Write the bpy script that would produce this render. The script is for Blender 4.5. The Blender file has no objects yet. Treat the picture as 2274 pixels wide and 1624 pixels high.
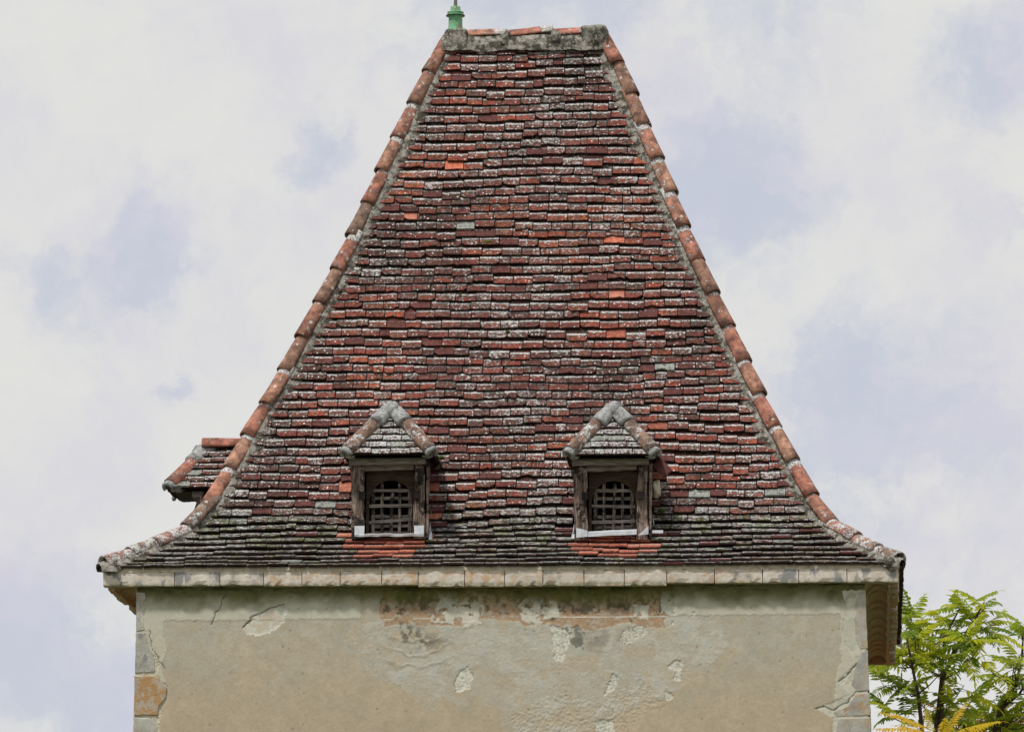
import bpy, math, random
import numpy as np
from mathutils import Vector, Matrix
from mathutils import noise as mn

R = math.radians
S = bpy.context.scene
COL = S.collection
random.seed(7)
rng = np.random.default_rng(11)

# ---------------------------------------------------------------- camera
CX, CY, CZ = 3.0335, -46.93, 1.678
YAW, PITCH, ROLL, FPX = 0.06235613, 0.15704670, 0.00232407, 12697.05
cy_, sy_, cp_, sp_ = math.cos(YAW), math.sin(YAW), math.cos(PITCH), math.sin(PITCH)
FW = np.array([-sy_*cp_, cy_*cp_, sp_]); RT = np.array([cy_, sy_, 0.0]); UP = np.cross(RT, FW)
RT, UP = math.cos(ROLL)*RT + math.sin(ROLL)*UP, -math.sin(ROLL)*RT + math.cos(ROLL)*UP
cam_d = bpy.data.cameras.new('camera'); cam = bpy.data.objects.new('camera', cam_d); COL.objects.link(cam)
cam_d.sensor_width = 36.0; cam_d.lens = FPX/2273.0*36.0; cam_d.clip_start = 0.5; cam_d.clip_end = 6000
cam.matrix_world = Matrix(((RT[0], UP[0], -FW[0], CX), (RT[1], UP[1], -FW[1], CY), (RT[2], UP[2], -FW[2], CZ), (0, 0, 0, 1)))
S.camera = cam

def ray(px, py):
    return FW + (px-1136.5)/FPX*RT - (py-812)/FPX*UP
def hit(px, py, axis, c):
    """point of the plane (axis = c) seen at survey coordinate px, py"""
    d = ray(px, py); o = np.array((CX, CY, CZ)); t = (c-o[axis])/d[axis]
    return o+t*d
def survey(P):
    d = np.asarray(P, float)-np.array((CX, CY, CZ)); w = d@FW
    return 1136.5+FPX*(d@RT)/w, 812-FPX*(d@UP)/w

# ---------------------------------------------------------------- light
SUN_EL, SUN_AZ = 63.0, -32.0        # azimuth measured from the -Y direction, negative = from the left
sv = Vector((math.sin(R(SUN_AZ))*math.cos(R(SUN_EL)), -math.cos(R(SUN_AZ))*math.cos(R(SUN_EL)), math.sin(R(SUN_EL))))
sl = bpy.data.lights.new('sun', 'SUN'); sl.energy = 2.7; sl.angle = R(5); sl.color = (1.0, 0.95, 0.88)
so = bpy.data.objects.new('sun', sl); COL.objects.link(so)
so.rotation_euler = (-sv).to_track_quat('-Z', 'Y').to_euler()

class NT:
    """small helper for building shader node trees"""
    def __init__(s, tree): s.t = tree; s.t.nodes.clear()
    def n(s, typ, **k):
        nd = s.t.nodes.new(typ)
        for a, b in k.items(): setattr(nd, a, b)
        return nd
    def l(s, a, b): s.t.links.new(a, b)
    def put(s, sock, v):
        if v is None: return
        if isinstance(v, bpy.types.NodeSocket): s.l(v, sock)
        elif isinstance(v, (tuple, list)):
            try: sock.default_value = tuple(v)+((1.0,) if len(v) == 3 and sock.type == 'RGBA' else ())
            except Exception: sock.default_value = v
        else: sock.default_value = v
    def m(s, op, a, b=0.0, c=None, clamp=False):
        nd = s.n('ShaderNodeMath', operation=op, use_clamp=clamp)
        s.put(nd.inputs[0], a); s.put(nd.inputs[1], b)
        if c is not None: s.put(nd.inputs[2], c)
        return nd.outputs[0]
    def vm(s, op, a, b=(0, 0, 0), out=0):
        nd = s.n('ShaderNodeVectorMath', operation=op); s.put(nd.inputs[0], a); s.put(nd.inputs[1], b)
        return nd.outputs[out]
    def scale(s, a, k):
        nd = s.n('ShaderNodeVectorMath', operation='SCALE'); s.put(nd.inputs[0], a); s.put(nd.inputs['Scale'], k)
        return nd.outputs[0]
    def noise(s, vec, scale, detail=4, rough=0.6, dist=0.0, col=False):
        nd = s.n('ShaderNodeTexNoise'); s.put(nd.inputs['Vector'], vec)
        nd.inputs['Scale'].default_value = scale; nd.inputs['Detail'].default_value = detail
        nd.inputs['Roughness'].default_value = rough; nd.inputs['Distortion'].default_value = dist
        return nd.outputs['Color' if col else 'Fac']
    def voro(s, vec, scale, out='Distance', feature='F1', rnd=1.0):
        nd = s.n('ShaderNodeTexVoronoi', feature=feature); s.put(nd.inputs['Vector'], vec)
        nd.inputs['Scale'].default_value = scale; nd.inputs['Randomness'].default_value = rnd
        return nd.outputs[out]
    def step(s, v, lo, hi, a=0.0, b=1.0):
        nd = s.n('ShaderNodeMapRange', interpolation_type='SMOOTHSTEP'); s.put(nd.inputs[0], v)
        for i, q in enumerate((lo, hi, a, b)): s.put(nd.inputs[i+1], q)
        return nd.outputs[0]
    def mix(s, f, a, b, mode='MIX'):
        nd = s.n('ShaderNodeMix', data_type='RGBA', blend_type=mode); s.put(nd.inputs[0], f)
        s.put(nd.inputs[6], a); s.put(nd.inputs[7], b)
        return nd.outputs[2]
    def ramp(s, f, stops, interp='LINEAR'):
        nd = s.n('ShaderNodeValToRGB'); s.put(nd.inputs[0], f); cr = nd.color_ramp; cr.interpolation = interp
        while len(cr.elements) < len(stops): cr.elements.new(0.5)
        for e, (p, c) in zip(cr.elements, stops): e.position = p; e.color = (*c, 1)
        return nd.outputs[0]
    def sep(s, v):
        nd = s.n('ShaderNodeSeparateXYZ'); s.put(nd.inputs[0], v); return nd.outputs
    def attr(s, name, out='Color'):
        return s.n('ShaderNodeAttribute', attribute_name=name).outputs[out]
    def pos(s): return s.n('ShaderNodeNewGeometry').outputs['Position']
    def objc(s): return s.n('ShaderNodeTexCoord').outputs['Object']
    def bump(s, h, strength=0.5, dist=0.01):
        nd = s.n('ShaderNodeBump'); nd.inputs['Strength'].default_value = strength; nd.inputs['Distance'].default_value = dist
        s.l(h, nd.inputs['Height']); return nd.outputs[0]

# world: physical sky seen through gaps of a bright broken cloud layer
world = bpy.data.worlds.new('World'); S.world = world; world.use_nodes = True
w = NT(world.node_tree)
sky = w.n('ShaderNodeTexSky', sky_type='NISHITA', sun_disc=False)
sky.sun_elevation = R(SUN_EL); sky.sun_rotation = math.atan2(sv.x, sv.y); sky.air_density = 1.0; sky.dust_density = 1.5
dirv = w.n('ShaderNodeTexCoord').outputs['Generated']
warp = w.noise(dirv, 28, 3, 0.55, col=True)
dw = w.vm('ADD', dirv, w.scale(w.vm('SUBTRACT', warp, (0.5, 0.5, 0.5)), 0.020))
dw = w.vm('ADD', dw, w.scale(w.vm('SUBTRACT', w.noise(dirv, 105, 4, 0.6, col=True), (0.5, 0.5, 0.5)), 0.019))
cl = w.noise(dw, 11, 5, 0.58)
gap = w.step(cl, 0.50, 0.66)
fine = w.noise(dw, 60, 3, 0.6)
gaps = [((330, 560), 110, .85), ((110, 610), 95, .55), ((705, 335), 70, .75), ((365, 820), 40, .6), ((1640, 400), 135, 1.0), ((1480, 260), 110, .55),
        ((1960, 890), 165, .9), ((2200, 150), 120, .7), ((2080, 860), 150, .7), ((1100, -20), 190, .6), ((1500, 560), 110, .75), ((60, 1420), 200, .8), ((250, 1600), 160, .8),
        ((1700, 620), 80, .5), ((1950, 1230), 200, .5), ((1560, 1010), 110, .45), ((1700, 60), 170, .5), ((560, 190), 80, .2), ((860, 60), 120, .35), ((2180, 980), 140, .7), ((1330, 20), 120, .6), ((2230, 500), 60, .4)]
acc = None
for (gx, gy), gr, ga in gaps:
    d = ray(gx, gy); d = d/np.linalg.norm(d)
    dd = w.vm('DISTANCE', dw, tuple(d), out='Value')
    g = w.step(dd, gr*2.3/FPX, gr*0.15/FPX, 0.0, ga)
    acc = g if acc is None else w.m('MAXIMUM', acc, g)
# inside the photographed part the gaps are the surveyed ones, elsewhere they follow the same cloud noise
c0 = ray(1136, 812); c0 = c0/np.linalg.norm(c0)
away = w.step(w.vm('DISTANCE', dirv, tuple(c0), out='Value'), 0.10, 0.16)
gmask = w.m('ADD', w.m('MULTIPLY', acc, w.m('SUBTRACT', 1.0, away)), w.m('MULTIPLY', gap, w.m('MULTIPLY', away, 0.9)), clamp=True)
edge = w.m('MULTIPLY', w.m('SUBTRACT', w.noise(dw, 85, 6, 0.62), 0.5), 1.15)
gmask = w.m('MULTIPLY', w.step(w.m('ADD', gmask, edge), 0.10, 0.78), w.step(gmask, 0.0, 0.9, 0.75, 1.0), clamp=True)
cloud = w.ramp(w.noise(dw, 34, 4, 0.6), [(0.32, (6.02, 5.96, 6.38)), (0.47, (6.35, 6.33, 6.38)), (0.6, (6.58, 6.58, 6.42))])
blue = w.mix(0.10, (5.15, 5.38, 6.15), sky.outputs[0])
blue = w.mix(w.step(w.noise(dw, 40, 3), 0.4, 0.65), blue, (5.55, 5.5, 6.30))
bg = w.n('ShaderNodeBackground'); bg.inputs['Strength'].default_value = 0.098
w.l(w.mix(gmask, cloud, blue), bg.inputs['Color'])
wo = w.n('ShaderNodeOutputWorld'); w.l(bg.outputs[0], wo.inputs[0])

S.view_settings.view_transform = 'Standard'; S.view_settings.look = 'None'
S.view_settings.exposure = 0.22; S.view_settings.gamma = 1.0; S.view_settings.use_curve_mapping = False
S.render.engine = 'CYCLES'

# ---------------------------------------------------------------- helpers
def tag(o, label=None, cat=None, group=None, kind=None):
    if label: o['label'] = label
    if cat: o['category'] = cat
    if group: o['group'] = group
    if kind: o['kind'] = kind
    return o
def empty(name, loc=(0, 0, 0), parent=None):
    o = bpy.data.objects.new(name, None); COL.objects.link(o); o.location = loc; o.empty_display_size = 0.2
    if parent: o.parent = parent
    return o
class MB:
    def __init__(s): s.v = []; s.f = []; s.uv = []; s.c = []; s.mi = []
    def add(s, vs, fs, uv=None, c=None, M=None, mi=0):
        b = len(s.v)
        if M is not None: vs = [M @ Vector(p) for p in vs]
        s.v += [tuple(p) for p in vs]
        s.f += [tuple(b+i for i in f) for f in fs]
        s.mi += [mi]*len(fs)
        s.uv += uv if uv else [(0.5, 0.5)]*len(vs)
        s.c += [c if c else (0, 0, 0)]*len(vs) if not isinstance(c, list) else c
    def mesh(s, name, mats, smooth=False):
        me = bpy.data.meshes.new(name); me.from_pydata(s.v, [], s.f)
        for m_ in (mats if isinstance(mats, (list, tuple)) else [mats]): me.materials.append(m_)
        me.polygons.foreach_set('material_index', s.mi)
        ul = me.uv_layers.new(name='UVMap'); li = np.zeros(len(me.loops), np.int32); me.loops.foreach_get('vertex_index', li)
        ul.data.foreach_set('uv', np.array(s.uv, np.float32)[li].ravel())
        if any(c != (0, 0, 0) for c in s.c[:50]) or any(c != (0, 0, 0) for c in s.c[-50:]):
            ca = me.color_attributes.new('rnd', 'FLOAT_COLOR', 'POINT')
            a = np.ones((len(s.v), 4), np.float32); a[:, :3] = np.array(s.c, np.float32); ca.data.foreach_set('color', a.ravel())
        if smooth: me.polygons.foreach_set('use_smooth', [True]*len(me.polygons))
        me.update(); return me
    def obj(s, name, mats, parent=None, smooth=False):
        o = bpy.data.objects.new(name, s.mesh(name, mats, smooth)); COL.objects.link(o)
        if parent: o.parent = parent
        return o
def link(name, me, parent, M=None, color=None):
    o = bpy.data.objects.new(name, me); COL.objects.link(o); o.parent = parent
    if M is not None: o.matrix_local = M
    if color: o.color = (*color, 1)
    return o
BOXF = [(0, 3, 2, 1), (4, 5, 6, 7), (0, 1, 5, 4), (1, 2, 6, 5), (2, 3, 7, 6), (3, 0, 4, 7)]
def box(mb, x0, x1, y0, y1, z0, z1, M=None, c=None, jit=0.0, mi=0, bev=0.0):
    vs = [(x0, y0, z0), (x1, y0, z0), (x1, y1, z0), (x0, y1, z0), (x0, y0, z1), (x1, y0, z1), (x1, y1, z1), (x0, y1, z1)]
    if jit: vs = [tuple(q+random.uniform(-jit, jit) for q in p) for p in vs]
    mb.add(vs, BOXF, c=c, M=M, mi=mi)
def plank(mb, pts, wid, thk, M=None, mi=0, rough=0.004, seg=8, ydir=(0, 1, 0)):
    """weathered timber following a polyline in the x-z plane, irregular in width"""
    P = [Vector(p) for p in pts]; Y = Vector(ydir)
    L = [0]
    for a, b in zip(P, P[1:]): L.append(L[-1]+(b-a).length)
    rings = []
    for i in range(seg+1):
        d = L[-1]*i/seg
        k = max(j for j in range(len(P)-1) if L[j] <= d+1e-9); t = (d-L[k])/max(1e-9, L[k+1]-L[k])
        p = P[k].lerp(P[k+1], t); T = (P[k+1]-P[k]).normalized(); X = T.cross(Y).normalized()
        wl = wid[0]+(wid[1]-wid[0])*i/seg if isinstance(wid, tuple) else wid
        a = wl/2+random.uniform(-rough, rough); b = wl/2+random.uniform(-rough, rough)
        rings.append([p-X*a-Y*thk/2, p+X*b-Y*thk/2, p+X*b+Y*thk/2, p-X*a+Y*thk/2])
    vs = [q for r in rings for q in r]; fs = []
    for i in range(seg):
        for j in range(4): fs.append((i*4+j, i*4+(j+1) % 4, i*4+4+(j+1) % 4, i*4+4+j))
    fs += [(3, 2, 1, 0), tuple(seg*4+j for j in range(4))]
    mb.add(vs, fs, M=M, mi=mi)
# numpy value noise
_G = rng.random((256, 256))
def vn(x, y):
    xi = np.floor(x).astype(int); yi = np.floor(y).astype(int); fx = x-xi; fy = y-yi
    fx = fx*fx*(3-2*fx); fy = fy*fy*(3-2*fy)
    g = lambda a, b: _G[a % 256, b % 256]
    return (g(xi, yi)*(1-fx)+g(xi+1, yi)*fx)*(1-fy)+(g(xi, yi+1)*(1-fx)+g(xi+1, yi+1)*fx)*fy
def fbm(x, y, o=4, gain=0.5):
    s = 0; a = 1; t = 0
    for i in range(o):
        s = s+a*vn(x*2**i+i*37.3, y*2**i+i*91.7); t += a; a *= gain
    return s/t
def n3(x, y, z): return mn.noise(Vector((x, y, z)))

# ---------------------------------------------------------------- materials
def mat(name):
    m_ = bpy.data.materials.new(name); m_.use_nodes = True; t = NT(m_.node_tree)
    b = t.n('ShaderNodeBsdfPrincipled'); o = t.n('ShaderNodeOutputMaterial'); t.l(b.outputs[0], o.inputs[0])
    b.inputs['Specular IOR Level'].default_value = 0.25
    return m_, t, b, o

def clay_material(name, roof=True):
    m_, t, b, o = mat(name)
    P = t.pos()
    rn = t.vm('ADD', t.attr('rnd'), t.n('ShaderNodeObjectInfo').outputs['Color'])
    r_, g_, b_ = t.sep(rn)
    uv = t.sep(t.n('ShaderNodeUVMap').outputs[0]); v = uv[1]
    off = t.vm('ADD', P, t.scale(rn, 3.7))
    z = t.sep(P)[2]
    if roof:
        base = t.ramp(r_, [(0.0, (0.058, 0.020, 0.020)), (0.25, (0.120, 0.031, 0.027)), (0.5, (0.180, 0.042, 0.031)), (0.75, (0.245, 0.058, 0.035)), (0.93, (0.33, 0.085, 0.038)), (1.0, (0.40, 0.095, 0.045))])
    else:
        base = t.ramp(r_, [(0.0, (0.19, 0.14, 0.115)), (0.3, (0.25, 0.13, 0.10)), (0.65, (0.33, 0.145, 0.115)), (1.0, (0.33, 0.20, 0.15))])
    mot = t.noise(off, 36 if roof else 13, 5, 0.68)
    base = t.mix(t.step(mot, 0.30, 0.72), t.mix(1.0, base, (0.38, 0.36, 0.38), 'MULTIPLY'), t.mix(1.0, base, (1.75, 1.60, 1.42), 'MULTIPLY'))
    # brown-black crust
    crust = t.noise(off, 22 if roof else 8, 6, 0.72)
    cm = t.step(t.m('ADD', crust, t.m('MULTIPLY', g_, 0.10 if roof else 0.05)), 0.51, 0.60)
    base = t.mix(t.m('MULTIPLY', cm, 0.8 if roof else 0.35), base, (0.062, 0.036, 0.024) if roof else (0.13, 0.085, 0.06))
    # orange lichen in regions
    reg = t.noise(P, 0.9, 2, 0.5)
    ol = t.noise(t.vm('ADD', off, (5, 9, 2)), 50, 4, 0.65)
    om = t.step(t.m('ADD', ol, t.m('MULTIPLY', t.m('SUBTRACT', reg, 0.5), 0.55)), 0.60, 0.68)
    if roof: base = t.mix(t.m('MULTIPLY', om, 0.85), base, (0.40, 0.105, 0.028))
    # pale grey-green lichen: patches by tile, strongest under the tail of the course above
    li = t.noise(t.vm('ADD', off, (11, 3, 7)), 40 if roof else 17, 6, 0.76)
    big = t.noise(P, 1.7, 3, 0.55)
    bias = t.m('ADD', t.m('MULTIPLY', g_, 0.085), t.m('MULTIPLY', t.m('SUBTRACT', big, 0.5), 0.28))
    if roof:
        bias = t.m('ADD', bias, t.m('MULTIPLY', t.step(v, 0.60, 0.80, 0.0, 0.26), t.step(v, 0.97, 0.88)))
        flare = t.step(z, 8.15, 7.85)
        bias = t.m('ADD', bias, t.m('MULTIPLY', flare, 0.07))
        low = 0.600
    else:
        bias = t.m('ADD', t.m('MULTIPLY', bias, .8), t.m('ADD', t.m('MULTIPLY', t.step(v, 0.69, 0.80, 0.0, 0.34), t.step(r_, .15, .75)), t.step(z, 8.3, 7.8, 0.0, 0.10))); low = 0.605
    ls = t.m('ADD', li, bias)
    lm = t.step(ls, low, low+0.06)
    lc = t.mix(t.step(t.noise(off, 75, 3, 0.75), 0.40, 0.60), (0.19, 0.20, 0.19), (0.70, 0.715, 0.71))
    lc = t.mix(t.step(t.noise(P, 5, 2), 0.45, 0.6), lc, t.mix(1.0, lc, (1.05, 0.96, 0.98), 'MULTIPLY'))
    base = t.mix(t.m('MULTIPLY', lm, 0.88), base, lc)
    if roof:
        gm = t.step(t.noise(t.vm('ADD', off, (21, 3, 17)), 30, 6, 0.75), 0.53, 0.60)
        base = t.mix(t.m('MULTIPLY', gm, 0.50), base, (0.185, 0.168, 0.150))
        bk = t.m('MULTIPLY', t.step(t.noise(P, 1.3, 4, 0.6), 0.50, 0.62), t.step(t.noise(t.vm('ADD', off, (2, 13, 5)), 38, 5, 0.72), 0.47, 0.56))
        base = t.mix(t.m('MULTIPLY', bk, 0.8), base, (0.030, 0.022, 0.018))
    # crisp white rosettes
    vd = t.voro(t.vm('ADD', off, (1, 2, 3)), 34 if roof else 17, rnd=1.0)
    vc = t.sep(t.voro(t.vm('ADD', off, (1, 2, 3)), 34 if roof else 17, out='Color'))[0]
    rm = t.m('MULTIPLY', t.step(t.m('ADD', vd, t.m('MULTIPLY', t.m('SUBTRACT', li, .5), .5)), 0.30, 0.20), t.step(vc, 0.74, 0.78))
    base = t.mix(t.m('MULTIPLY', rm, 0.9 if roof else 0.6), base, (0.66, 0.67, 0.65))
    if roof:
        # moss and black algae on the flatter courses near the eaves
        ms = t.noise(P, 7.5, 5, 0.65)
        bl = t.m('MULTIPLY', t.step(t.noise(t.vm('MULTIPLY', off, (0.35, 1, 1)), 38, 4, 0.7), 0.42, 0.52), t.m('MULTIPLY', flare, 0.93))
        base = t.mix(bl, base, (0.024, 0.024, 0.016))
        mm = t.m('MULTIPLY', t.step(ms, 0.535, 0.60), t.m('MULTIPLY', flare, t.step(t.noise(off, 60, 3), 0.35, 0.55)))
        base = t.mix(t.m('MULTIPLY', mm, 0.85), base, (0.095, 0.115, 0.018))
        base = t.mix(t.step(v, -.04, -.22), base, t.mix(1.0, base, (0.30, 0.24, 0.22), 'MULTIPLY'))  # butt edges darkened to paint the shadow line below each course
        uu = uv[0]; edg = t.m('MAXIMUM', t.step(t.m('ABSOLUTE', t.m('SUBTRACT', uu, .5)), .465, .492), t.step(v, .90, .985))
        base = t.mix(t.m('MULTIPLY', edg, t.step(mot, .38, .56, .35, .95)), base, (0.018, 0.014, 0.011))  # dirty side joints, plus shade painted beneath the tail of the course above
        ws = t.m('MULTIPLY', t.step(t.noise(t.vm('MULTIPLY', t.vm('ADD', off, (8, 1, 3)), (0.45, 1, 1)), 46, 5, 0.75), 0.525, 0.585), t.m('MULTIPLY', flare, t.m('MULTIPLY', t.step(v, .92, .80), t.step(v, -.05, .05))))
        base = t.mix(t.m('MULTIPLY', ws, .85), base, t.mix(li, (0.30, 0.31, 0.28), (0.62, 0.64, 0.60)))
        # relaid new tiles
        nt = t.mix(t.step(mot, 0.3, 0.7), (0.34, 0.10, 0.065), (0.50, 0.20, 0.13))
        nt = t.mix(1.0, nt, t.ramp(r_, [(0.0, (.62, .60, .60)), (.35, (.95, .85, .85)), (.6, (1.1, 1.25, 1.3)), (1.0, (1.2, 1.0, .9))]), 'MULTIPLY')
        nt = t.mix(t.m('MULTIPLY', t.step(crust, 0.52, 0.66), 0.6), nt, (0.16, 0.07, 0.05))
        nt = t.mix(t.step(ls, 0.86, 0.93), nt, (0.5, 0.5, 0.47))
        base = t.mix(t.step(b_, 0.85, 0.9), base, nt)
        # reds: unweathered maroon fired tiles
        mt = t.mix(t.step(mot, 0.3, 0.7), (0.070, 0.028, 0.027), (0.150, 0.054, 0.045))
        mt = t.mix(t.step(t.m('ADD', ls, 0.02), 0.80, 0.9), mt, (0.42, 0.42, 0.42))
        base = t.mix(t.m('MULTIPLY', t.step(b_, 0.40, 0.41), t.step(b_, 0.60, 0.59)), base, mt)
        base = t.mix(t.m('MULTIPLY', t.step(v, -.06, -.25), .75), base, (0.035, 0.016, 0.013))  # painted shadow line on the butt edges again, over the special tiles
        pale = t.mix(t.step(li, 0.42, 0.6), (0.20, 0.215, 0.195), (0.38, 0.40, 0.365))
        pale = t.mix(t.step(crust, 0.55, 0.62), pale, (0.09, 0.06, 0.05))
        base = t.mix(t.m('MULTIPLY', t.step(b_, 0.70, 0.71), t.step(b_, 0.80, 0.79)), base, pale)
    t.l(base, b.inputs['Base Color'])
    b.inputs['Roughness'].default_value = 0.9
    h = t.m('ADD', t.m('MULTIPLY', lm, 0.5), t.m('ADD', li, t.m('MULTIPLY', rm, 0.4)))
    t.l(t.bump(h, 0.9, 0.006), b.inputs['Normal'])
    return m_
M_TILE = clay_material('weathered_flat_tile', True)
M_CANAL = clay_material('weathered_canal_tile', False)

def simple(name, cols, scale=20, rough=0.9, bump=0.4, dist=0.004, detail=6, stretch=None, spots=None, metal=0.0, local=False):
    m_, t, b, o = mat(name)
    P = t.objc() if local else t.pos()
    Q = t.vm('MULTIPLY', P, stretch) if stretch else P
    n_ = t.noise(Q, scale, detail, 0.68)
    k = len(cols); c = t.ramp(n_, [(0.3+0.4*i/(k-1), cc) for i, cc in enumerate(cols)])
    if spots:
        for sc, lo, hi, sc_col, am in spots:
            s_ = t.step(t.noise(t.vm('ADD', P, (sc, 2*sc, 1)), sc, 5, 0.7), lo, hi)
            c = t.mix(t.m('MULTIPLY', s_, am), c, sc_col)
    t.l(c, b.inputs['Base Color']); b.inputs['Roughness'].default_value = rough; b.inputs['Metallic'].default_value = metal
    t.l(t.bump(n_, bump, dist), b.inputs['Normal'])
    return m_
M_MORTAR = simple('lime_mortar_weathered', [(0.09, 0.085, 0.07), (0.25, 0.235, 0.205), (0.42, 0.395, 0.355)], 28, spots=[(13, 0.47, 0.57, (0.036, 0.034, 0.024), 0.88), (45, 0.60, 0.68, (0.52, 0.53, 0.50), 0.8), (16, 0.62, 0.70, (0.16, 0.13, 0.05), 0.6)], bump=0.9, dist=0.012)
M_CAP = simple('grey_cement', [(0.15, 0.155, 0.155), (0.28, 0.29, 0.29), (0.42, 0.43, 0.43)], 30, spots=[(60, 0.56, 0.64, (0.60, 0.61, 0.61), 0.8), (14, 0.53, 0.62, (0.10, 0.095, 0.085), 0.7)], bump=0.7, dist=0.008)
M_DECK = simple('roof_batten_dark', [(0.02, 0.016, 0.012), (0.05, 0.04, 0.03)], 12)
M_WOOD = simple('weathered_oak', [(0.022, 0.016, 0.013), (0.16, 0.12, 0.098), (0.56, 0.45, 0.38)], 22, stretch=(4.0, 4.0, 0.35), spots=[(7, 0.48, 0.56, (0.012, 0.010, 0.009), 0.92), (60, 0.6, 0.68, (0.34, 0.29, 0.24), 0.5)], bump=0.9, dist=0.008)
M_WOODX = simple('weathered_oak_crosswise', [(0.05, 0.043, 0.038), (0.19, 0.165, 0.145), (0.42, 0.375, 0.335)], 22, stretch=(0.35, 4.0, 4.0), bump=0.8, dist=0.006)
M_BOARD = simple('brown_arch_board', [(0.026, 0.018, 0.013), (0.055, 0.037, 0.026), (0.090, 0.062, 0.043)], 14, stretch=(0.6, 3, 3), bump=0.4, dist=0.004)
M_DARK = simple('loft_shade_black', [(0.006, 0.005, 0.004), (0.014, 0.012, 0.010)], 6)  # near-black colour stands in for the shade inside the dormers
M_ZINC = simple('bare_zinc', [(0.42, 0.46, 0.51), (0.62, 0.66, 0.70), (0.74, 0.77, 0.80)], 18, rough=0.42, bump=0.5, dist=0.004, metal=0.35)
M_LEAD = simple('dull_lead', [(0.16, 0.17, 0.18), (0.27, 0.28, 0.29)], 14, rough=0.6, metal=0.3)
M_IRON = simple('black_iron', [(0.010, 0.009, 0.010), (0.028, 0.024, 0.024)], 30)
M_GREEN = simple('flaking_green_paint', [(0.095, 0.26, 0.145), (0.16, 0.38, 0.215), (0.22, 0.46, 0.28)], 16, rough=0.6, spots=[(14, 0.585, 0.615, (0.30, 0.085, 0.055), 0.95)], bump=0.4)
M_ROD = simple('grey_rod', [(0.10, 0.105, 0.10), (0.22, 0.23, 0.22)], 30, rough=0.5, metal=0.3)
M_STONE = None
def stone_material(name, a, b_, c_, warm, blueg=0.0, green=0.6):
    m_, t, b, o = mat(name); P = t.pos(); oi = t.n('ShaderNodeObjectInfo'); col = oi.outputs['Color']; cr = t.sep(col)
    off = t.vm('ADD', P, t.scale(col, 5.3))
    n1 = t.noise(off, 9, 6, 0.68); c = t.ramp(n1, [(0.3, a), (0.5, b_), (0.68, c_)])
    wm = t.m('ADD', t.m('MULTIPLY', t.step(t.noise(t.vm('ADD', off, (4, 4, 4)), 13, 5, 0.7), 0.46, 0.60), cr[0]), t.m('MULTIPLY', t.m('SUBTRACT', cr[0], 1.2), .7, clamp=True), clamp=True)
    c = t.mix(wm, c, warm)
    bm = t.m('MULTIPLY', t.step(t.noise(t.vm('MULTIPLY', off, (1, 1, .5)), 7, 4, 0.6), 0.50, 0.60), cr[1])
    c = t.mix(bm, c, (0.225, 0.235, 0.24))
    pit = t.step(t.noise(t.vm('MULTIPLY', off, (0.6, 1, 1.4)), 75, 3, 0.7), 0.64, 0.70)
    c = t.mix(t.m('MULTIPLY', pit, 0.65), c, (0.15, 0.115, 0.07))
    z = t.sep(P)[2]
    ed = t.m('MULTIPLY', t.step(z, 7.325, 7.300), t.step(t.noise(P, 26, 4), 0.30, 0.55))
    c = t.mix(t.m('MULTIPLY', ed, green), c, (0.14, 0.15, 0.045))
    t.l(c, b.inputs['Base Color']); b.inputs['Roughness'].default_value = 0.92
    t.l(t.bump(t.m('SUBTRACT', t.noise(off, 48, 5, .7), t.m('MULTIPLY', pit, 0.8)), 0.7, 0.005), b.inputs['Normal'])
    return m_
M_CORN = stone_material('cornice_limestone', (0.46, 0.415, 0.355), (0.60, 0.555, 0.49), (0.70, 0.66, 0.60), (0.54, 0.385, 0.25))
M_QUOIN = stone_material('quoin_limestone', (0.30, 0.30, 0.265), (0.40, 0.40, 0.355), (0.48, 0.475, 0.42), (0.40, 0.245, 0.115), green=0.0)
M_MOULD = stone_material('moulding_brick_plaster', (0.24, 0.20, 0.11), (0.34, 0.275, 0.165), (0.44, 0.35, 0.22), (0.46, 0.24, 0.12), green=0.0)

# ---------------------------------------------------------------- ground
mg, t, b, o = mat('meadow_grass'); P = t.pos()
c = t.ramp(t.noise(P, 0.8, 6, 0.7), [(0.3, (0.08, 0.085, 0.035)), (0.5, (0.13, 0.125, 0.06)), (0.7, (0.20, 0.18, 0.11))])
t.l(c, b.inputs['Base Color']); b.inputs['Roughness'].default_value = 0.95; t.l(t.bump(t.noise(P, 20, 4), 0.8, 0.05), b.inputs['Normal'])
mb = MB(); N = 24
gx = [math.copysign(abs(i/N)**2.2*2500, i) for i in range(-N, N+1)]
for yy in gx:
    for xx in gx:
        r_ = math.hypot(xx, yy); mb.v.append((xx, yy, 0.0 if r_ < 90 else (r_-90)*0.004*n3(xx*.004, yy*.004, 2))); mb.uv.append((0, 0)); mb.c.append((0, 0, 0))
W_ = 2*N+1
for j in range(2*N):
    for i in range(2*N): mb.f.append((j*W_+i, j*W_+i+1, (j+1)*W_+i+1, (j+1)*W_+i)); mb.mi.append(0)
tag(mb.obj('ground', mg), kind='structure')

# ---------------------------------------------------------------- tower
tower = tag(empty('dovecote_tower'), 'square plastered tower with tall weathered red tiled hip roof, two small dormers and stone cornice', 'tower')
DP = 6.20; HC = 7.30; WX = 3.05; WY = 0.10

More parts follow.
